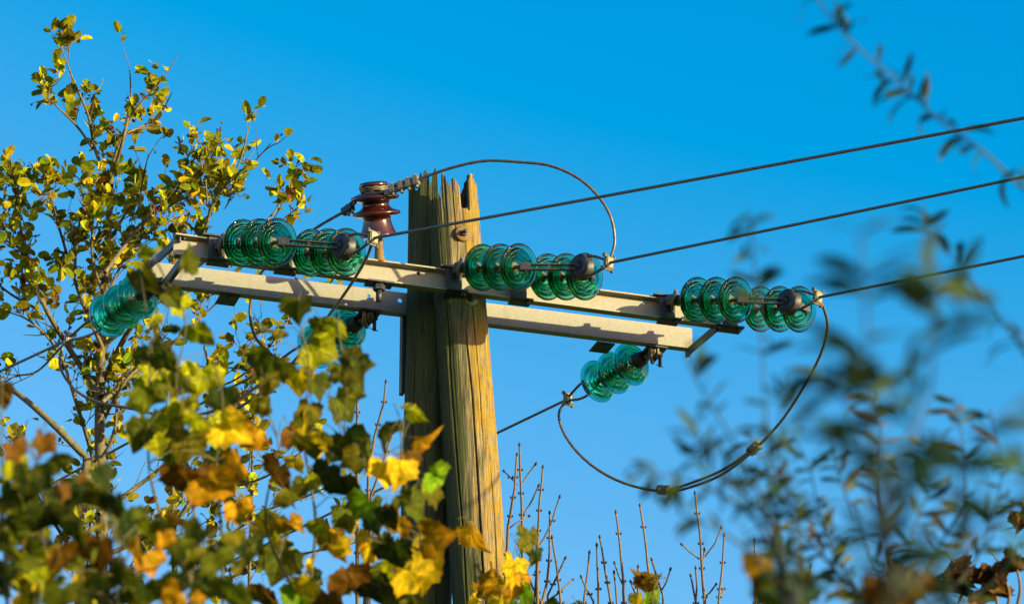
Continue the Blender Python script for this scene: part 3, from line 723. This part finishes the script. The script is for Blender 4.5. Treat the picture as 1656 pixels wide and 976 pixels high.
# ------------------------------------------------------------------ alder behind the left arm
ra_ = random.Random(21)
ALD = 20.6
alder = thing('alder_tree', 'tall airy alder with small yellow green leaves behind the left end of the crossarms', 'tree', tuple(Vector((P(160, 1100, ALD).x, P(160, 1100, ALD).y, 0))))
def pline(l, d): return [P(x, y, d+(q[0] if q else 0)) for x, y, *q in l]
prim = [  # points, r0, r1, leafiness, twig spacing
 ([(150, 1500), (158, 1150), (165, 850), (161, 700), (165, 540), (172, 420), (178, 330), (182, 270), (200, 215), (225, 170), (262, 130), (286, 92)], .075, .004, .9, .10),
 ([(180, 300), (165, 270), (152, 235), (142, 185), (118, 128), (99, 78)], .014, .003, 1, .08),
 ([(186, 270), (202, 215), (211, 160), (210, 112)], .012, .003, 1, .08),
 ([(150, 240), (125, 205), (95, 175), (70, 152)], .009, .003, 1, .09),
 ([(205, 215), (238, 200), (262, 180), (278, 150)], .008, .003, .9, .09),
 ([(165, 620), (205, 540), (260, 460), (300, 400), (330, 372), (346, 325), (385, 268), (404, 200)], .02, .003, .8, .10),
 ([(346, 322), (375, 290), (405, 268), (438, 232)], .008, .003, .8, .11),
 ([(165, 560), (240, 500), (320, 430), (400, 380), (440, 348), (462, 310), (482, 276)], .016, .003, .8, .10),
 ([(430, 360), (460, 352), (490, 330), (496, 340)], .006, .003, 1, .08),
 ([(170, 440), (215, 380), (262, 330), (296, 285), (322, 243)], .014, .003, 1, .075),
 ([(172, 400), (200, 350), (225, 310), (240, 250)], .012, .003, 1, .07),
 ([(262, 340), (300, 320), (345, 310), (380, 318)], .008, .003, 1, .07),
 ([(335, 330), (333, 290), (338, 262), (336, 238)], .006, .003, 1, .08),
 ([(163, 640), (110, 560), (70, 490), (40, 400), (28, 330), (16, 250)], .02, .003, 1, .075),
 ([(45, 420), (15, 380), (-10, 330), (-20, 290)], .010, .003, 1, .07),
 ([(165, 560), (130, 480), (105, 400), (85, 330), (70, 270)], .014, .003, 1, .07),
 ([(120, 450), (125, 380), (135, 330), (128, 290)], .010, .003, 1, .07),
 ([(165, 500), (190, 440), (215, 400), (250, 370), (285, 355)], .010, .003, 1, .07),
 ([(168, 480), (150, 420), (150, 360), (160, 310)], .010, .003, 1, .07),
 ([(60, 500), (10, 470), (-30, 430)], .010, .003, 1, .07),
 ([(140, 740), (80, 680), (20, 630), (-50, 590)], .024, .012, .1, .12),
 ([(160, 800), (150, 740), (120, 640), (95, 570), (50, 520), (0, 500)], .016, .003, .35, .09),
 ([(162, 690), (200, 620), (240, 580), (270, 540)], .012, .003, .7, .09),
 ([(165, 650), (225, 600), (290, 545), (340, 500), (380, 455)], .014, .003, .7, .10),
 ([(160, 830), (230, 780), (310, 720), (380, 690), (420, 640)], .016, .003, .7, .09),
 ([(165, 900), (250, 860), (340, 800), (430, 770), (500, 720)], .016, .003, .8, .08),
 ([(285, 1500), (284, 1100), (281, 850), (277, 760), (270, 690)], .024, .008, .4, .12),
 ([(282, 850), (330, 770), (370, 700), (400, 620), (430, 540)], .012, .003, .8, .09),
 ([(284, 900), (350, 880), (420, 830), (500, 800), (560, 770)], .012, .003, .7, .09),
 ([(300, 980), (380, 930), (470, 900), (560, 880), (640, 860)], .012, .003, .6, .10),
 ([(160, 950), (110, 880), (60, 800), (10, 740)], .016, .003, .7, .09),
 ([(165, 1000), (220, 930), (260, 880), (300, 860)], .012, .003, .9, .07),
 ([(158, 990), (140, 900), (150, 820), (140, 780)], .010, .003, .9, .07),
 ([(400, 1100), (404, 900), (408, 780), (406, 690)], .012, .005, .5, .1),
 ([(165, 740), (185, 700), (190, 640), (200, 600)], .012, .003, .7, .08),
 ([(100, 560), (60, 600), (20, 610), (-20, 640)], .008, .003, .3, .08),
 ([(330, 560), (350, 620), (400, 600), (450, 540), (470, 500)], .008, .003, .8, .08),
]
tr_ = MB(); tw = MB(); lf = MB(); cones = tw
def alder_leaf(p, dirn):
    n_ = (rvec(ra_)+sd*.4+Z*.25).normalized(); t_ = (dirn*.5+rvec(ra_)*.9+Z*.1).normalized()
    c = ra_.random()
    if c < .55: col = (ra_.uniform(.16, .30), ra_.uniform(.20, .30), .006)
    elif c < .97: col = (ra_.uniform(.50, .76), ra_.uniform(.50, .66), .010)
    else: col = (ra_.uniform(.2, .3), .11, .02)
    L = ra_.choice((.035, .055, .07, .08, .09))*ra_.uniform(.85, 1.15); leaf_round(lf, p, t_, n_, L, L*ra_.uniform(.5, .8), col, ra_.uniform(.1, .6), ra_.uniform(0, .5))
def twig(p, d, L, lv, leafy):
    n = 5; pts = [p]; dd = d.copy()
    for i in range(n):
        dd = (dd+rvec(ra_)*.22+Z*.08).normalized(); pts.append(pts[-1]+dd*L/n)
    tw.tube(pts, [.0034*(1-.6*i/n)*(1.0 if lv else 1.2) for i in range(n+1)], 4, cap=False)
    for i in range(1, n+1):
        for rep in (0, 1, 2):
            if ra_.random() < leafy*(.19 if i < n else .42): alder_leaf(pts[i]+rvec(ra_)*.014, dd)
    if ra_.random() < .2:
        q = pts[ra_.randint(2, n)]
        tw.m = 1
        for _ in range(ra_.randint(1, 4)):
            c = q+rvec(ra_)*.03; cones.lathe([(0, -.012), (.006, -.006), (.007, .002), (0, .012)], c, Z+rvec(ra_)*.4, 6)
        tw.m = 0
    if lv > 0:
        for i in range(1, n):
            if ra_.random() < .5: twig(pts[i], (dd+rvec(ra_)*.9).normalized(), L*ra_.uniform(.35, .6), lv-1, leafy)
for (pl, r0, r1, leafy, spc) in prim:
    q = [(x, y, .5*noise.noise((x*.01, y*.01, i*.7+len(pl)))) for i, (x, y) in enumerate(pl)]
    thick = r0 > .018
    if r0 in (.075,): q = [(x, y, .0) for x, y in pl]
    pts = smooth(pline(q, ALD), 6); n = len(pts)
    if r0 in (.075, .024): 
        b0 = pts[0]; pts = [Vector((b0.x, b0.y, -.1))]+pts; n += 1
    rad = [r0*(1-i/(n-1))**.9+r1*(i/(n-1)) for i in range(n)]
    if r0 == .075: rad = [max(.003, .048*(1-((i)/(n-1)))**1.15) for i in range(n)]
    tr_.tube(pts, rad, 8, cap=False)
    acc = 0
    for a, b in zip(pts, pts[1:]):
        L = (b-a).length; k = 0
        if a.z < 7.0: continue
        x_, y_ = px_of(a)
        if y_ > 1010: continue
        for _ in range(max(0, int(L/(spc*1.25)+ra_.random()))):
            f = ra_.random(); p = a.lerp(b, f); dm = (b-a).normalized()
            trunkish = r0 > .02 and rad[0] > .02 and y_ > 450
            if trunkish and ra_.random() < .6: continue
            sd_ = rvec(ra_); sd_.y *= .7; d = (dm*.9+sd_*.75+Z*.5).normalized()
            twig(p, d, ra_.uniform(.12, .34)*(1.25 if y_ > 350 else .8), 1 if y_ > 300 else (1 if ra_.random() < .3 else 0), leafy)
tr_.build('trunk', M_bark, alder); tw.build('twigs', (M_twig, M_bud), alder)
lf.build('crown', M_leaf, alder)

# ------------------------------------------------------------------ lobed autumn leaves close to the camera
rf = random.Random(5)
G1 = ((.13, .17, .012), (.10, .10, .012)); G2 = ((.05, .10, .012), (.05, .06, .01)); YG = ((.36, .38, .02), (.28, .25, .02)); YE = ((.70, .50, .02), (.6, .3, .01))
OR = ((.60, .31, .015), (.32, .09, .01)); BR = ((.24, .10, .015), (.12, .04, .01)); OL = ((.19, .18, .015), (.13, .09, .01)); GR = ((.14, .28, .02), (.14, .2, .02))
CT0 = {'G': G1, 'D': G2, 'Y': YG, 'S': YE, 'O': OR, 'B': BR, 'L': OL, 'N': GR}
#  x, y, size px, kind, tip angle (0 = down, + = towards right), facing
heroA = [(235, 406, 52, 'Y', 80, .4), (232, 445, 68, 'L', 20, .9), (300, 425, 66, 'G', 170, .4), (276, 480, 50, 'G', 30, .7), (292, 492, 48, 'Y', 10, .8), (252, 512, 30, 'Y', 0, .5), (320, 536, 72, 'Y', 40, .8), (276, 530, 40, 'D', -30, .6),
 (246, 572, 92, 'G', 15, .9), (255, 600, 80, 'Y', 20, .8), (326, 606, 78, 'Y', -10, .9), (285, 620, 60, 'L', 0, .7), (236, 640, 80, 'G', -10, .9), (246, 690, 100, 'Y', 10, .9), (232, 700, 70, 'G', -30, .8), (355, 640, 62, 'D', 10, .8), (300, 655, 60, 'L', 0, .6), (318, 680, 60, 'Y', 30, .6),
 (368, 690, 84, 'S', 60, .8), (340, 690, 70, 'Y', 20, .8), (302, 712, 82, 'L', 0, .9), (352, 738, 84, 'G', 25, .7), (298, 768, 96, 'B', 0, .9), (345, 780, 96, 'O', 30, .9), (330, 760, 60, 'B', -20, .7), (384, 822, 66, 'O', 20, .9), (368, 800, 50, 'O', -10, .7), (410, 705, 52, 'O', -50, .6), (405, 720, 42, 'S', -60, .6)]
heroB = [(482, 494, 58, 'G', 0, .9), (445, 535, 66, 'L', -80, .35), (520, 520, 52, 'L', 20, .5), (546, 528, 62, 'Y', -10, .8), (512, 560, 80, 'Y', 50, .5), (435, 588, 84, 'G', -20, .9), (430, 620, 60, 'L', 20, .7), (480, 608, 76, 'S', 0, .95), (510, 620, 60, 'G', 10, .7), (560, 596, 92, 'G', 60, .8), (570, 590, 70, 'L', 100, .7), (552, 650, 86, 'G', 30, .9), (500, 662, 60, 'L', 0, .7), (488, 680, 60, 'S', -30, .5), (425, 652, 48, 'S', 0, .8), (412, 700, 56, 'O', -30, .7), (470, 700, 64, 'B', 10, .8), (508, 710, 70, 'G', 0, .9), (562, 715, 92, 'D', 30, .9), (590, 735, 60, 'G', 50, .5), (450, 762, 84, 'B', -20, .9), (478, 745, 40, 'S', 0, .8), (500, 775, 56, 'Y', 0, .7), (470, 800, 66, 'L', 10, .8), (558, 780, 72, 'D', 20, .9), (530, 760, 60, 'D', -10, .8), (640, 690, 56, 'L', -60, .4), (626, 700, 52, 'L', -50, .6), (660, 660, 56, 'Y', 80, .35), (672, 668, 44, 'Y', 40, .7), (684, 708, 64, 'O', 85, .45), (622, 756, 70, 'S', 0, .9), (645, 758, 66, 'S', 10, .8), (658, 740, 56, 'B', 10, .7), (702, 768, 66, 'N', 60, .8), (680, 800, 60, 'Y', 0, .6), (668, 822, 72, 'G', 70, .6), (700, 800, 52, 'L', 20, .7), (590, 815, 64, 'N', -40, .8), (560, 830, 70, 'G', 10, .8), (630, 830, 60, 'D', 20, .7), (698, 868, 80, 'O', 80, .7), (690, 860, 60, 'S', 60, .6), (545, 872, 78, 'O', 0, .8), (520, 850, 60, 'Y', 20, .7), (476, 846, 44, 'O', 80, .5), (640, 885, 80, 'D', 10, .9), (684, 915, 90, 'S', -20, .9), (668, 930, 84, 'S', 20, .8), (600, 890, 60, 'S', 0, .5), (498, 920, 66, 'S', 0, .4), (450, 905, 84, 'G', 0, .9), (480, 955, 70, 'N', 20, .9), (560, 930, 84, 'B', 0, .9), (530, 970, 80, 'B', 10, .9), (650, 955, 84, 'G', 30, .8), (610, 945, 70, 'D', 0, .8), (430, 960, 80, 'B', 0, .8), (400, 880, 66, 'D', 10, .8), (425, 850, 66, 'G', 0, .8)]
heroC = [(4, 632, 60, 'B', 0, .8), (24, 725, 60, 'B', 10, .5), (70, 712, 66, 'B', 0, .5), (92, 742, 60, 'G', 80, .7), (50, 770, 90, 'D', 0, .9), (20, 750, 70, 'Y', 0, .6), (100, 800, 90, 'D', 20, .9), (30, 810, 90, 'G', 0, .9), (70, 830, 90, 'D', -10, .9), (130, 790, 86, 'G', 70, .5), (160, 768, 60, 'D', 40, .7), (160, 800, 60, 'L', 0, .8), (205, 835, 80, 'D', 10, .9), (185, 810, 60, 'D', -10, .8), (126, 850, 70, 'G', 0, .8), (40, 872, 60, 'O', -20, .4), (8, 870, 76, 'Y', 0, .6), (70, 890, 70, 'G', 10, .7), (100, 895, 76, 'B', 10, .9), (160, 885, 84, 'B', 0, .9), (205, 872, 50, 'Y', 0, .5), (238, 905, 60, 'O', 20, .7), (222, 880, 50, 'O', 0, .6), (265, 870, 56, 'O', 0, .6), (60, 930, 84, 'Y', 30, .8), (20, 930, 80, 'L', 0, .8), (140, 962, 70, 'Y', 70, .6), (100, 960, 76, 'G', 0, .8), (235, 955, 90, 'D', 0, .9), (205, 930, 70, 'G', 10, .8), (290, 935, 84, 'D', 0, .9), (260, 845, 60, 'G', 60, .7), (320, 862, 62, 'G', -60, .7), (350, 905, 80, 'G', 0, .8), (335, 950, 80, 'D', 0, .9), (380, 955, 84, 'G', 0, .8), (40, 970, 80, 'S', 0, .6), (170, 950, 60, 'L', 0, .7), (310, 900, 60, 'L', 0, .5), (375, 870, 60, 'L', 0, .7)]
heroD = [(766, 862, 76, 'O', 15, .6), (752, 862, 46, 'S', -20, .5), (798, 948, 66, 'O', -60, .8), (780, 955, 50, 'O', -90, .7), (828, 915, 74, 'S', -10, .6), (832, 940, 66, 'O', 0, .6), (850, 872, 66, 'L', 75, .5), (862, 868, 44, 'L', 40, .5), (848, 955, 66, 'N', 10, .6), (864, 898, 50, 'D', 0, .6), (808, 975, 50, 'S', 0, .6), (840, 985, 70, 'N', 0, .8), (900, 985, 46, 'G', -40, .7), (935, 982, 46, 'G', 30, .7)]
CT = {k: tuple((c[0]*m_, c[1]*m_*1.04, c[2]*.35) for c in v) for (k, v, m_) in [(k, v, (1.1 if k in 'SO' else 1.3) if k in 'YSON' else (.5 if k == 'D' else .75)) for k, v in CT0.items()]}
def shrub(name, label, heroes, stems, fill, D, seed, petiole=True, dj=.35):
    r_ = random.Random(seed); root = thing(name, label, 'shrub', (P(stems[0][0][0], 1100, D).x, P(stems[0][0][0], 1100, D).y, 0), 'lobed autumn shrubs')
    st = MB(); lv = MB(); sp = []
    for s_ in stems:
        pts = smooth([P(x, y, D+dd) for x, y, dd in s_], 8); b0 = pts[0]
        allp = [Vector((b0.x*.8+root.location.x*.2, b0.y, -.1)), Vector((b0.x, b0.y, b0.z*.5))]+pts
        st.tube(allp, [max(.002, .0055*(1-i/len(allp))) for i in range(len(allp))], 7); sp += pts
    items = [(x, y, s_, k, a, fc) for (x, y, s_, k, a, fc) in heroes]
    for (x0, y0, x1, y1, n, kinds) in fill:
        for _ in range(n): items.append((r_.uniform(x0, x1), r_.uniform(y0, y1), r_.uniform(28, 66), r_.choice(kinds), r_.uniform(-70, 70), r_.uniform(.3, 1)))
    for (x, y, s_, k, a, fc) in items:
        d = D+r_.uniform(-dj, dj)*(2.2 if s_ < 45 else 1); L = .95*s_/F*d
        a = R(a+r_.uniform(-10, 10)); tipd = (RT*math.sin(a)-UP*math.cos(a)-FW*r_.uniform(-.45, .45)).normalized()
        tilt = math.sqrt(max(0, 1-fc*fc)); sg = r_.choice((-1, 1))
        nn = (-FW*fc+UP*tilt*sg*.6+RT*tilt*r_.choice((-1, 1))).normalized()
        c = P(x, y, d); o_ = c-tipd*L*.5
        c0, e0 = CT[k]; v = r_.uniform(.75, 1.25)
        leaf_lobed(lv, o_, tipd, nn, L, tuple(q*v for q in c0), tuple(q*v for q in e0), r_, r_.uniform(.1, .9), r_.uniform(.05, .5))
        q = min(sp, key=lambda s__: (s__-o_-UP*(-.05)).length)
        if (q-o_).length < .35:
            m_ = (q+o_)/2+UP*.01; st.tube([q, m_, o_, o_+tipd*L*.3], [.0016, .0013, .0011, .0008], 5, cap=False)
    st.build('stem', M_gst, root); lv.build('foliage', M_lobed, root)
    return root
GEN = 'GGDDYYLDBOSSD'
shrub('autumn_shrub', 'blurred yellow green lobed shrub rising in front of the left crossarm ends', heroA,
      [[(330, 1200, 0), (330, 1000, 0), (318, 860, 0), (300, 740, .05), (285, 620, 0), (300, 520, 0), (262, 440, 0), (240, 400, 0)], [(360, 1200, .1), (360, 900, .1), (350, 760, 0), (360, 650, 0), (345, 580, .0)], [(330, 1000, 0), (250, 800, .1), (240, 680, .1), (245, 560, .1)]],
      [(225, 560, 370, 740, 10, 'GGYYL'), (270, 740, 390, 830, 2, 'OBBL')], 8.0, 11)
shrub('autumn_shrub', 'densest blurred lobed shrub of green, yellow and brown leaves touching the timber pole', heroB,
      [[(500, 1200, 0), (500, 980, 0), (510, 840, 0), (490, 700, 0), (500, 600, 0), (485, 520, 0), (482, 480, 0)], [(640, 1200, .1), (640, 960, .1), (610, 850, .1), (560, 740, .1), (560, 620, 0), (545, 520, 0)], [(640, 1000, 0), (680, 880, 0), (655, 780, 0), (650, 700, 0), (665, 650, 0)], [(500, 1000, 0), (430, 850, 0), (450, 720, 0), (420, 640, 0)]],
      [(400, 560, 590, 780, 16, 'GGDLLYSB'), (400, 780, 700, 990, 34, GEN), (600, 760, 700, 990, 3, 'GDSL')], 8.5, 12)
shrub('autumn_shrub', 'darkest and most blurred lobed shrub filling the bottom left corner', heroC,
      [[(60, 1200, 0), (60, 1000, 0), (70, 850, 0), (60, 750, 0), (30, 690, 0)], [(200, 1200, 0), (200, 1000, 0), (190, 880, 0), (170, 780, 0)], [(300, 1200, 0), (310, 980, 0), (300, 880, 0)], [(20, 1100, 0), (5, 850, 0), (2, 640, 0)]],
      [(-20, 760, 140, 990, 20, 'GGDDDLYB'), (130, 830, 410, 990, 26, GEN+'DG'), (-10, 880, 420, 990, 12, GEN)], 6.5, 13)
shrub('autumn_shrub', 'small orange lobed shrub in front of the foot of the timber pole', heroD,
      [[(840, 1200, 0), (838, 1000, 0), (832, 930, 0), (846, 880, 0)], [(800, 1200, 0), (790, 1000, 0), (760, 850, 0), (740, 838, 0)], [(900, 1200, 0), (905, 1000, 0)]],
      [(760, 940, 860, 1000, 6, 'OSSN')], 10.5, 14)
shrub('autumn_shrub', 'tiny orange and green leaf pair among the bare twigs', [(1052, 936, 58, 'O', -75, .5), (1040, 940, 44, 'B', -60, .4), (1050, 965, 52, 'N', 0, .6), (1030, 966, 34, 'S', -20, .6), (1062, 985, 44, 'G', 10, .7)],
      [[(1056, 1200, 0), (1055, 1000, 0), (1058, 950, 0), (1070, 925, 0)]], [], 11, 15)
shrub('autumn_shrub', 'very blurred orange and olive leaves at the lower right', [(1230, 922, 110, 'O', -5, .55), (1268, 950, 112, 'L', 10, .9), (1275, 965, 100, 'G', 0, .8), (1430, 955, 90, 'B', 0, .9), (1458, 958, 80, 'B', 20, .9), (1494, 940, 84, 'B', 10, .8)],
      [[(1280, 1200, 0), (1275, 1000, 0), (1250, 920, 0), (1245, 880, 0)], [(1440, 1200, 0), (1445, 1000, 0), (1470, 930, 0)]], [], 4.6, 16)

# ------------------------------------------------------------------ withered twig with crumpled leaves, lower right
rw = random.Random(3)
wt = thing('withered_twig', 'thin twig with crumpled dark brown leaves at the lower right edge', 'plant', tuple(Vector((P(1600, 1100, 11).x, P(1600, 1100, 11).y, 0))))
st = MB(); lv = MB()
for pl in ([(1620, 1300), (1615, 1000), (1598, 950), (1560, 925), (1530, 895), (1517, 890)], [(1620, 1010), (1632, 960), (1612, 905), (1596, 890)], [(1640, 1000), (1650, 950), (1640, 905), (1634, 895)], [(1700, 1100), (1668, 900), (1655, 815), (1646, 818)]):
    pts = smooth([P(x, y, 11) for x, y in pl], 6)
    if pl[0][1] > 1050: pts = [Vector((pts[0].x, pts[0].y, -.1))]+pts
    st.tube(pts, [max(.0022, .008*(1-i/len(pts))) for i in range(len(pts))], 6)
for (x, y, s_) in ((1532, 920, 52), (1536, 935, 46), (1558, 942, 46), (1564, 930, 40), (1604, 934, 50), (1598, 925, 36), (1610, 945, 40), (1638, 912, 48), (1646, 905, 36), (1649, 835, 40), (1655, 845, 36), (1582, 966, 40)):
    for k in range(2):
        a = R(rw.uniform(-35, 35)); tp = (RT*math.sin(a)-UP*math.cos(a)+FW*rw.uniform(-.3, .3)).normalized(); L = s_/F*11
        v = rw.uniform(.6, 1.4)
        leaf_lobed(lv, P(x+rw.uniform(-6, 6), y+rw.uniform(-5, 5), 11)-tp*L*.5, tp, (-FW+rvec(rw)*1.1).normalized(), L, (.15*v, .075*v, .02), (.07, .03, .012), rw, rw.uniform(.8, 1.8), rw.uniform(.8, 1.6))
st.build('stem', M_twig, wt); lv.build('foliage', M_leaf, wt)

# ------------------------------------------------------------------ willows, out of focus on the right
def willow(label, D, stems, seed, lpx, spc, cols, base_px):
    r_ = random.Random(seed); root = thing('willow_shrub', label, 'shrub', (P(base_px, 1100, D).x, P(base_px, 1100, D).y, 0), 'willow shrubs')
    st = MB(); lv = MB()
    for s_ in stems:
        den = s_[0]; pl = s_[1:]; pts = smooth([P(x, y, D+.25*noise.noise((x*.01, y*.01, seed))) for x, y in pl], 10)
        allp = pts
        if pl[0][1] > 1020 or pl[0][0] > 1700: allp = [root.location+Vector((0, 0, -.1)), root.location.lerp(pts[0], .55)+Vector((0, 0, .3))]+pts
        st.tube(allp, [max(.0013, .0034*(1-i/len(allp))) for i in range(len(allp))], 6)
        m = len(pts)
        for i in range(1, m):
            if r_.random() > den: continue
            p = pts[i]; x_, y_ = px_of(p)
            if not (-60 < y_ < 1060): continue
            dm = (pts[i]-pts[i-1]).normalized()
            for _ in range(r_.choice((1, 2, 2) if seed > 42 else (1, 1, 2))):
                sgn = r_.choice((-1, 1)); sidev = dm.cross(FW).normalized()*sgn
                d_ = (sidev*r_.uniform(.5, 1)+dm*r_.uniform(.3, 1.0)+FW*r_.uniform(-.5, .5)).normalized()
                L = r_.uniform(.6, 1.1)*lpx/F*D; col = r_.choice(cols); v = r_.uniform(.7, 1.3)
                nn = (rvec(r_)+UP*.6).normalized()
                leaf_long(lv, p, d_, nn, L, L*r_.uniform(.13, .20)*(1.25 if seed == 43 else 1.15), tuple(q*v for q in col), r_.uniform(.4, 2.0))
    st.build('stem', M_wst, root); lv.build('foliage', M_willow, root); return root
DG = [(.025, .08, .05), (.03, .09, .05), (.04, .08, .02), (.05, .085, .015)]
DY = [(.05, .10, .02), (.10, .15, .015), (.18, .18, .02), (.05, .08, .03), (.13, .09, .02), (.03, .08, .035)]
willow('blurred arching willow shoot with drooping narrow leaves at the upper right', 4.6, [
  (.50, (1900, 520), (1760, 390), (1650, 300), (1590, 245), (1520, 195), (1450, 130), (1370, 60), (1300, -30)),
  (.45, (1900, 1000), (1740, 700), (1650, 560), (1590, 480), (1550, 425), (1500, 378), (1492, 330))], 41, 66, 1, [tuple(.6*q for q in c) for c in DG], 1950)
willow('blurred willow with thin shoots crossing behind the right end of the hanging wire loop', 3.9, [
  (.5, (1300, 1300), (1285, 1000), (1255, 850), (1240, 700), (1232, 560), (1222, 450), (1212, 350)),
  (.5, (1290, 1050), (1250, 860), (1200, 740), (1160, 670), (1125, 610), (1108, 570)),
  (.5, (1290, 1000), (1230, 850), (1150, 790), (1080, 770), (1030, 765)),
  (.5, (1290, 980), (1240, 840), (1180, 780), (1130, 740), (1130, 700)),
  (.6, (1290, 980), (1290, 850), (1270, 760), (1262, 690), (1270, 600)),
  (.45, (1290, 1000), (1220, 900), (1150, 850), (1100, 830))], 42, 62, 1, DG, 1300)
willow('nearest and most blurred tall willow in the right half', 2.5, [
  (.5, (1430, 1400), (1435, 1000), (1430, 800), (1405, 640), (1400, 500), (1392, 380)),
  (.5, (1430, 900), (1450, 760), (1500, 640), (1510, 520), (1525, 440)),
  (.45, (1430, 900), (1400, 740), (1370, 650), (1350, 600)),
  (.45, (1440, 950), (1540, 800), (1600, 700), (1660, 640)),
  (.4, (1450, 960), (1580, 860), (1660, 800))], 43, 125, 1, DG, 1430)
willow('greenest blurred willow with many short upright shoots along the lower right', 5.3, [
  (.6, (1450, 1300), (1440, 1000), (1400, 880), (1360, 780), (1340, 700)),
  (.6, (1440, 1000), (1430, 880), (1420, 780), (1425, 700), (1410, 640)),
  (.6, (1450, 1000), (1470, 880), (1500, 790), (1490, 700)),
  (.6, (1450, 1000), (1520, 880), (1560, 800), (1555, 700), (1540, 640)),
  (.6, (1460, 1010), (1560, 930), (1600, 850), (1620, 760), (1600, 660)),
  (.6, (1430, 1000), (1350, 920), (1290, 850), (1250, 780), (1210, 700)),
  (.6, (1430, 1000), (1370, 930), (1330, 850), (1310, 760), (1280, 700)),
  (.5, (1470, 1010), (1580, 960), (1650, 880), (1670, 780)),
  (.6, (1430, 1010), (1380, 960), (1300, 920), (1230, 870))], 44, 58, 1, DY, 1450)

# ------------------------------------------------------------------ bare budding saplings under the loop
rb_ = random.Random(9)
def sapling(label, base_x, stems, D):
    root = thing('bare_sapling', label, 'sapling', (P(base_x, 1100, D).x, P(base_x, 1100, D).y, 0), 'bare winter saplings')
    st = MB(); bd = st
    for pl in stems:
        st.m = 0; main = pl[-1][1] > 960
        pts = [P(x, y, D+.15*noise.noise((x*.05, 0, D))) for x, y in pl]
        if main: pts.append(P(pl[-1][0]+rb_.uniform(-3, 3), 1080, D)); pts.append(Vector((root.location.x+rb_.uniform(-.25, .25), root.location.y, -.1)))
        sp = [pts[0]]
        for a, b in zip(pts, pts[1:]):
            n = max(1, int((b-a).length/.05)); sp += [a.lerp(b, (k+1)/n)+rvec(rb_)*.0015 for k in range(n)]
        r0, r1 = (.0048, .0095) if main else (.004, .006)
        st.tube(sp, [min(.016, r0+(r1-r0)*min(1, i/14)+.00004*i) for i in range(len(sp))], 7)
        st.m = 1; d0 = (sp[0]-sp[1]).normalized(); bd.lathe([(0, .016), (.006, .008), (.0075, 0), (.005, -.006)], sp[0], d0, 8)
        for i in range(2, min(len(sp)-1, 34), 2):
            if rb_.random() < .8:
                ax = (sp[i-1]-sp[i]).normalized(); sdv = ax.orthogonal().normalized(); 
                for s_ in (-1, 1):
                    bd.lathe([(0, .014), (.0055, .006), (.006, 0), (0, -.004)], sp[i]+RT*.009*s_, (ax+RT*.6*s_), 6)
    st.build('stem', (M_twig, M_bud), root); return root
sapling('tall bare sapling directly right of the timber pole', 860, [
 [(840, 719), (842, 780), (845, 850), (846, 975)], [(836, 735), (832, 790), (822, 850), (815, 975)], [(878, 755), (873, 810), (870, 858), (869, 975)], [(889, 829), (889, 890), (885, 940), (876, 975)],
 [(868, 884), (867, 930), (863, 975)], [(893, 868), (901, 920), (907, 975)], [(905, 803), (893, 842), (878, 872), (866, 890)], [(914, 902), (902, 928), (886, 962)], [(926, 937), (905, 956), (882, 974)],
 [(815, 761), (826, 772), (837, 783)], [(866, 750), (854, 766), (843, 784)], [(871, 785), (860, 810), (846, 832)], [(855, 834), (838, 843), (820, 856)], [(852, 924), (862, 950), (875, 972)]], 17.2)
sapling('cluster of slender bare shoots beneath the lowest point of the hanging loop', 990, [
 [(953, 893), (951, 920), (948, 943), (944, 975)], [(940, 932), (948, 950), (960, 972)], [(965, 881), (967, 930), (968, 975)], [(970, 868), (977, 910), (988, 975)], [(996, 828), (1003, 880), (1008, 940), (1009, 975)],
 [(1035, 817), (1043, 870), (1050, 930), (1052, 975)], [(1054, 904), (1063, 935), (1072, 962)], [(994, 910), (1000, 928), (1007, 944)], [(1032, 916), (1032, 950), (1031, 975)], [(1084, 920), (1078, 940), (1070, 955)], [(993, 925), (996, 950), (998, 975)], [(1020, 940), (1026, 955), (1031, 965)]], 17.4)
sapling('forked bare sapling with side twigs right of the loop low point', 1140, [
 [(1124, 797), (1128, 830), (1132, 860), (1134, 898), (1137, 940), (1140, 975)], [(1103, 880), (1116, 892), (1131, 903)], [(1166, 853), (1156, 878), (1140, 899)], [(1171, 865), (1169, 910), (1167, 930), (1162, 975)],
 [(1117, 930), (1121, 950), (1126, 975)], [(1125, 918), (1127, 945), (1125, 975)], [(1139, 888), (1138, 900), (1136, 912)], [(1158, 944), (1148, 958), (1139, 966)], [(1172, 952), (1168, 958), (1163, 965)]], 17.3)
sapling('single bare shoot rising beside the blurred orange leaf', 1222, [[(1220, 873), (1222, 905), (1221, 940), (1222, 975)], [(1311, 915), (1309, 950), (1308, 975)]], 17.3)
sapling('pair of bare shoots poking above the leaves left of the timber pole', 590, [[(624, 617), (621, 650), (606, 705), (596, 760), (590, 975)], [(577, 560), (578, 600), (578, 650), (577, 700), (578, 975)], [(636, 700), (620, 745), (600, 800), (596, 975)]], 17.5)

# stem used for bookkeeping only
for o in bpy.data.objects:
    if '_o' in o: del o['_o']
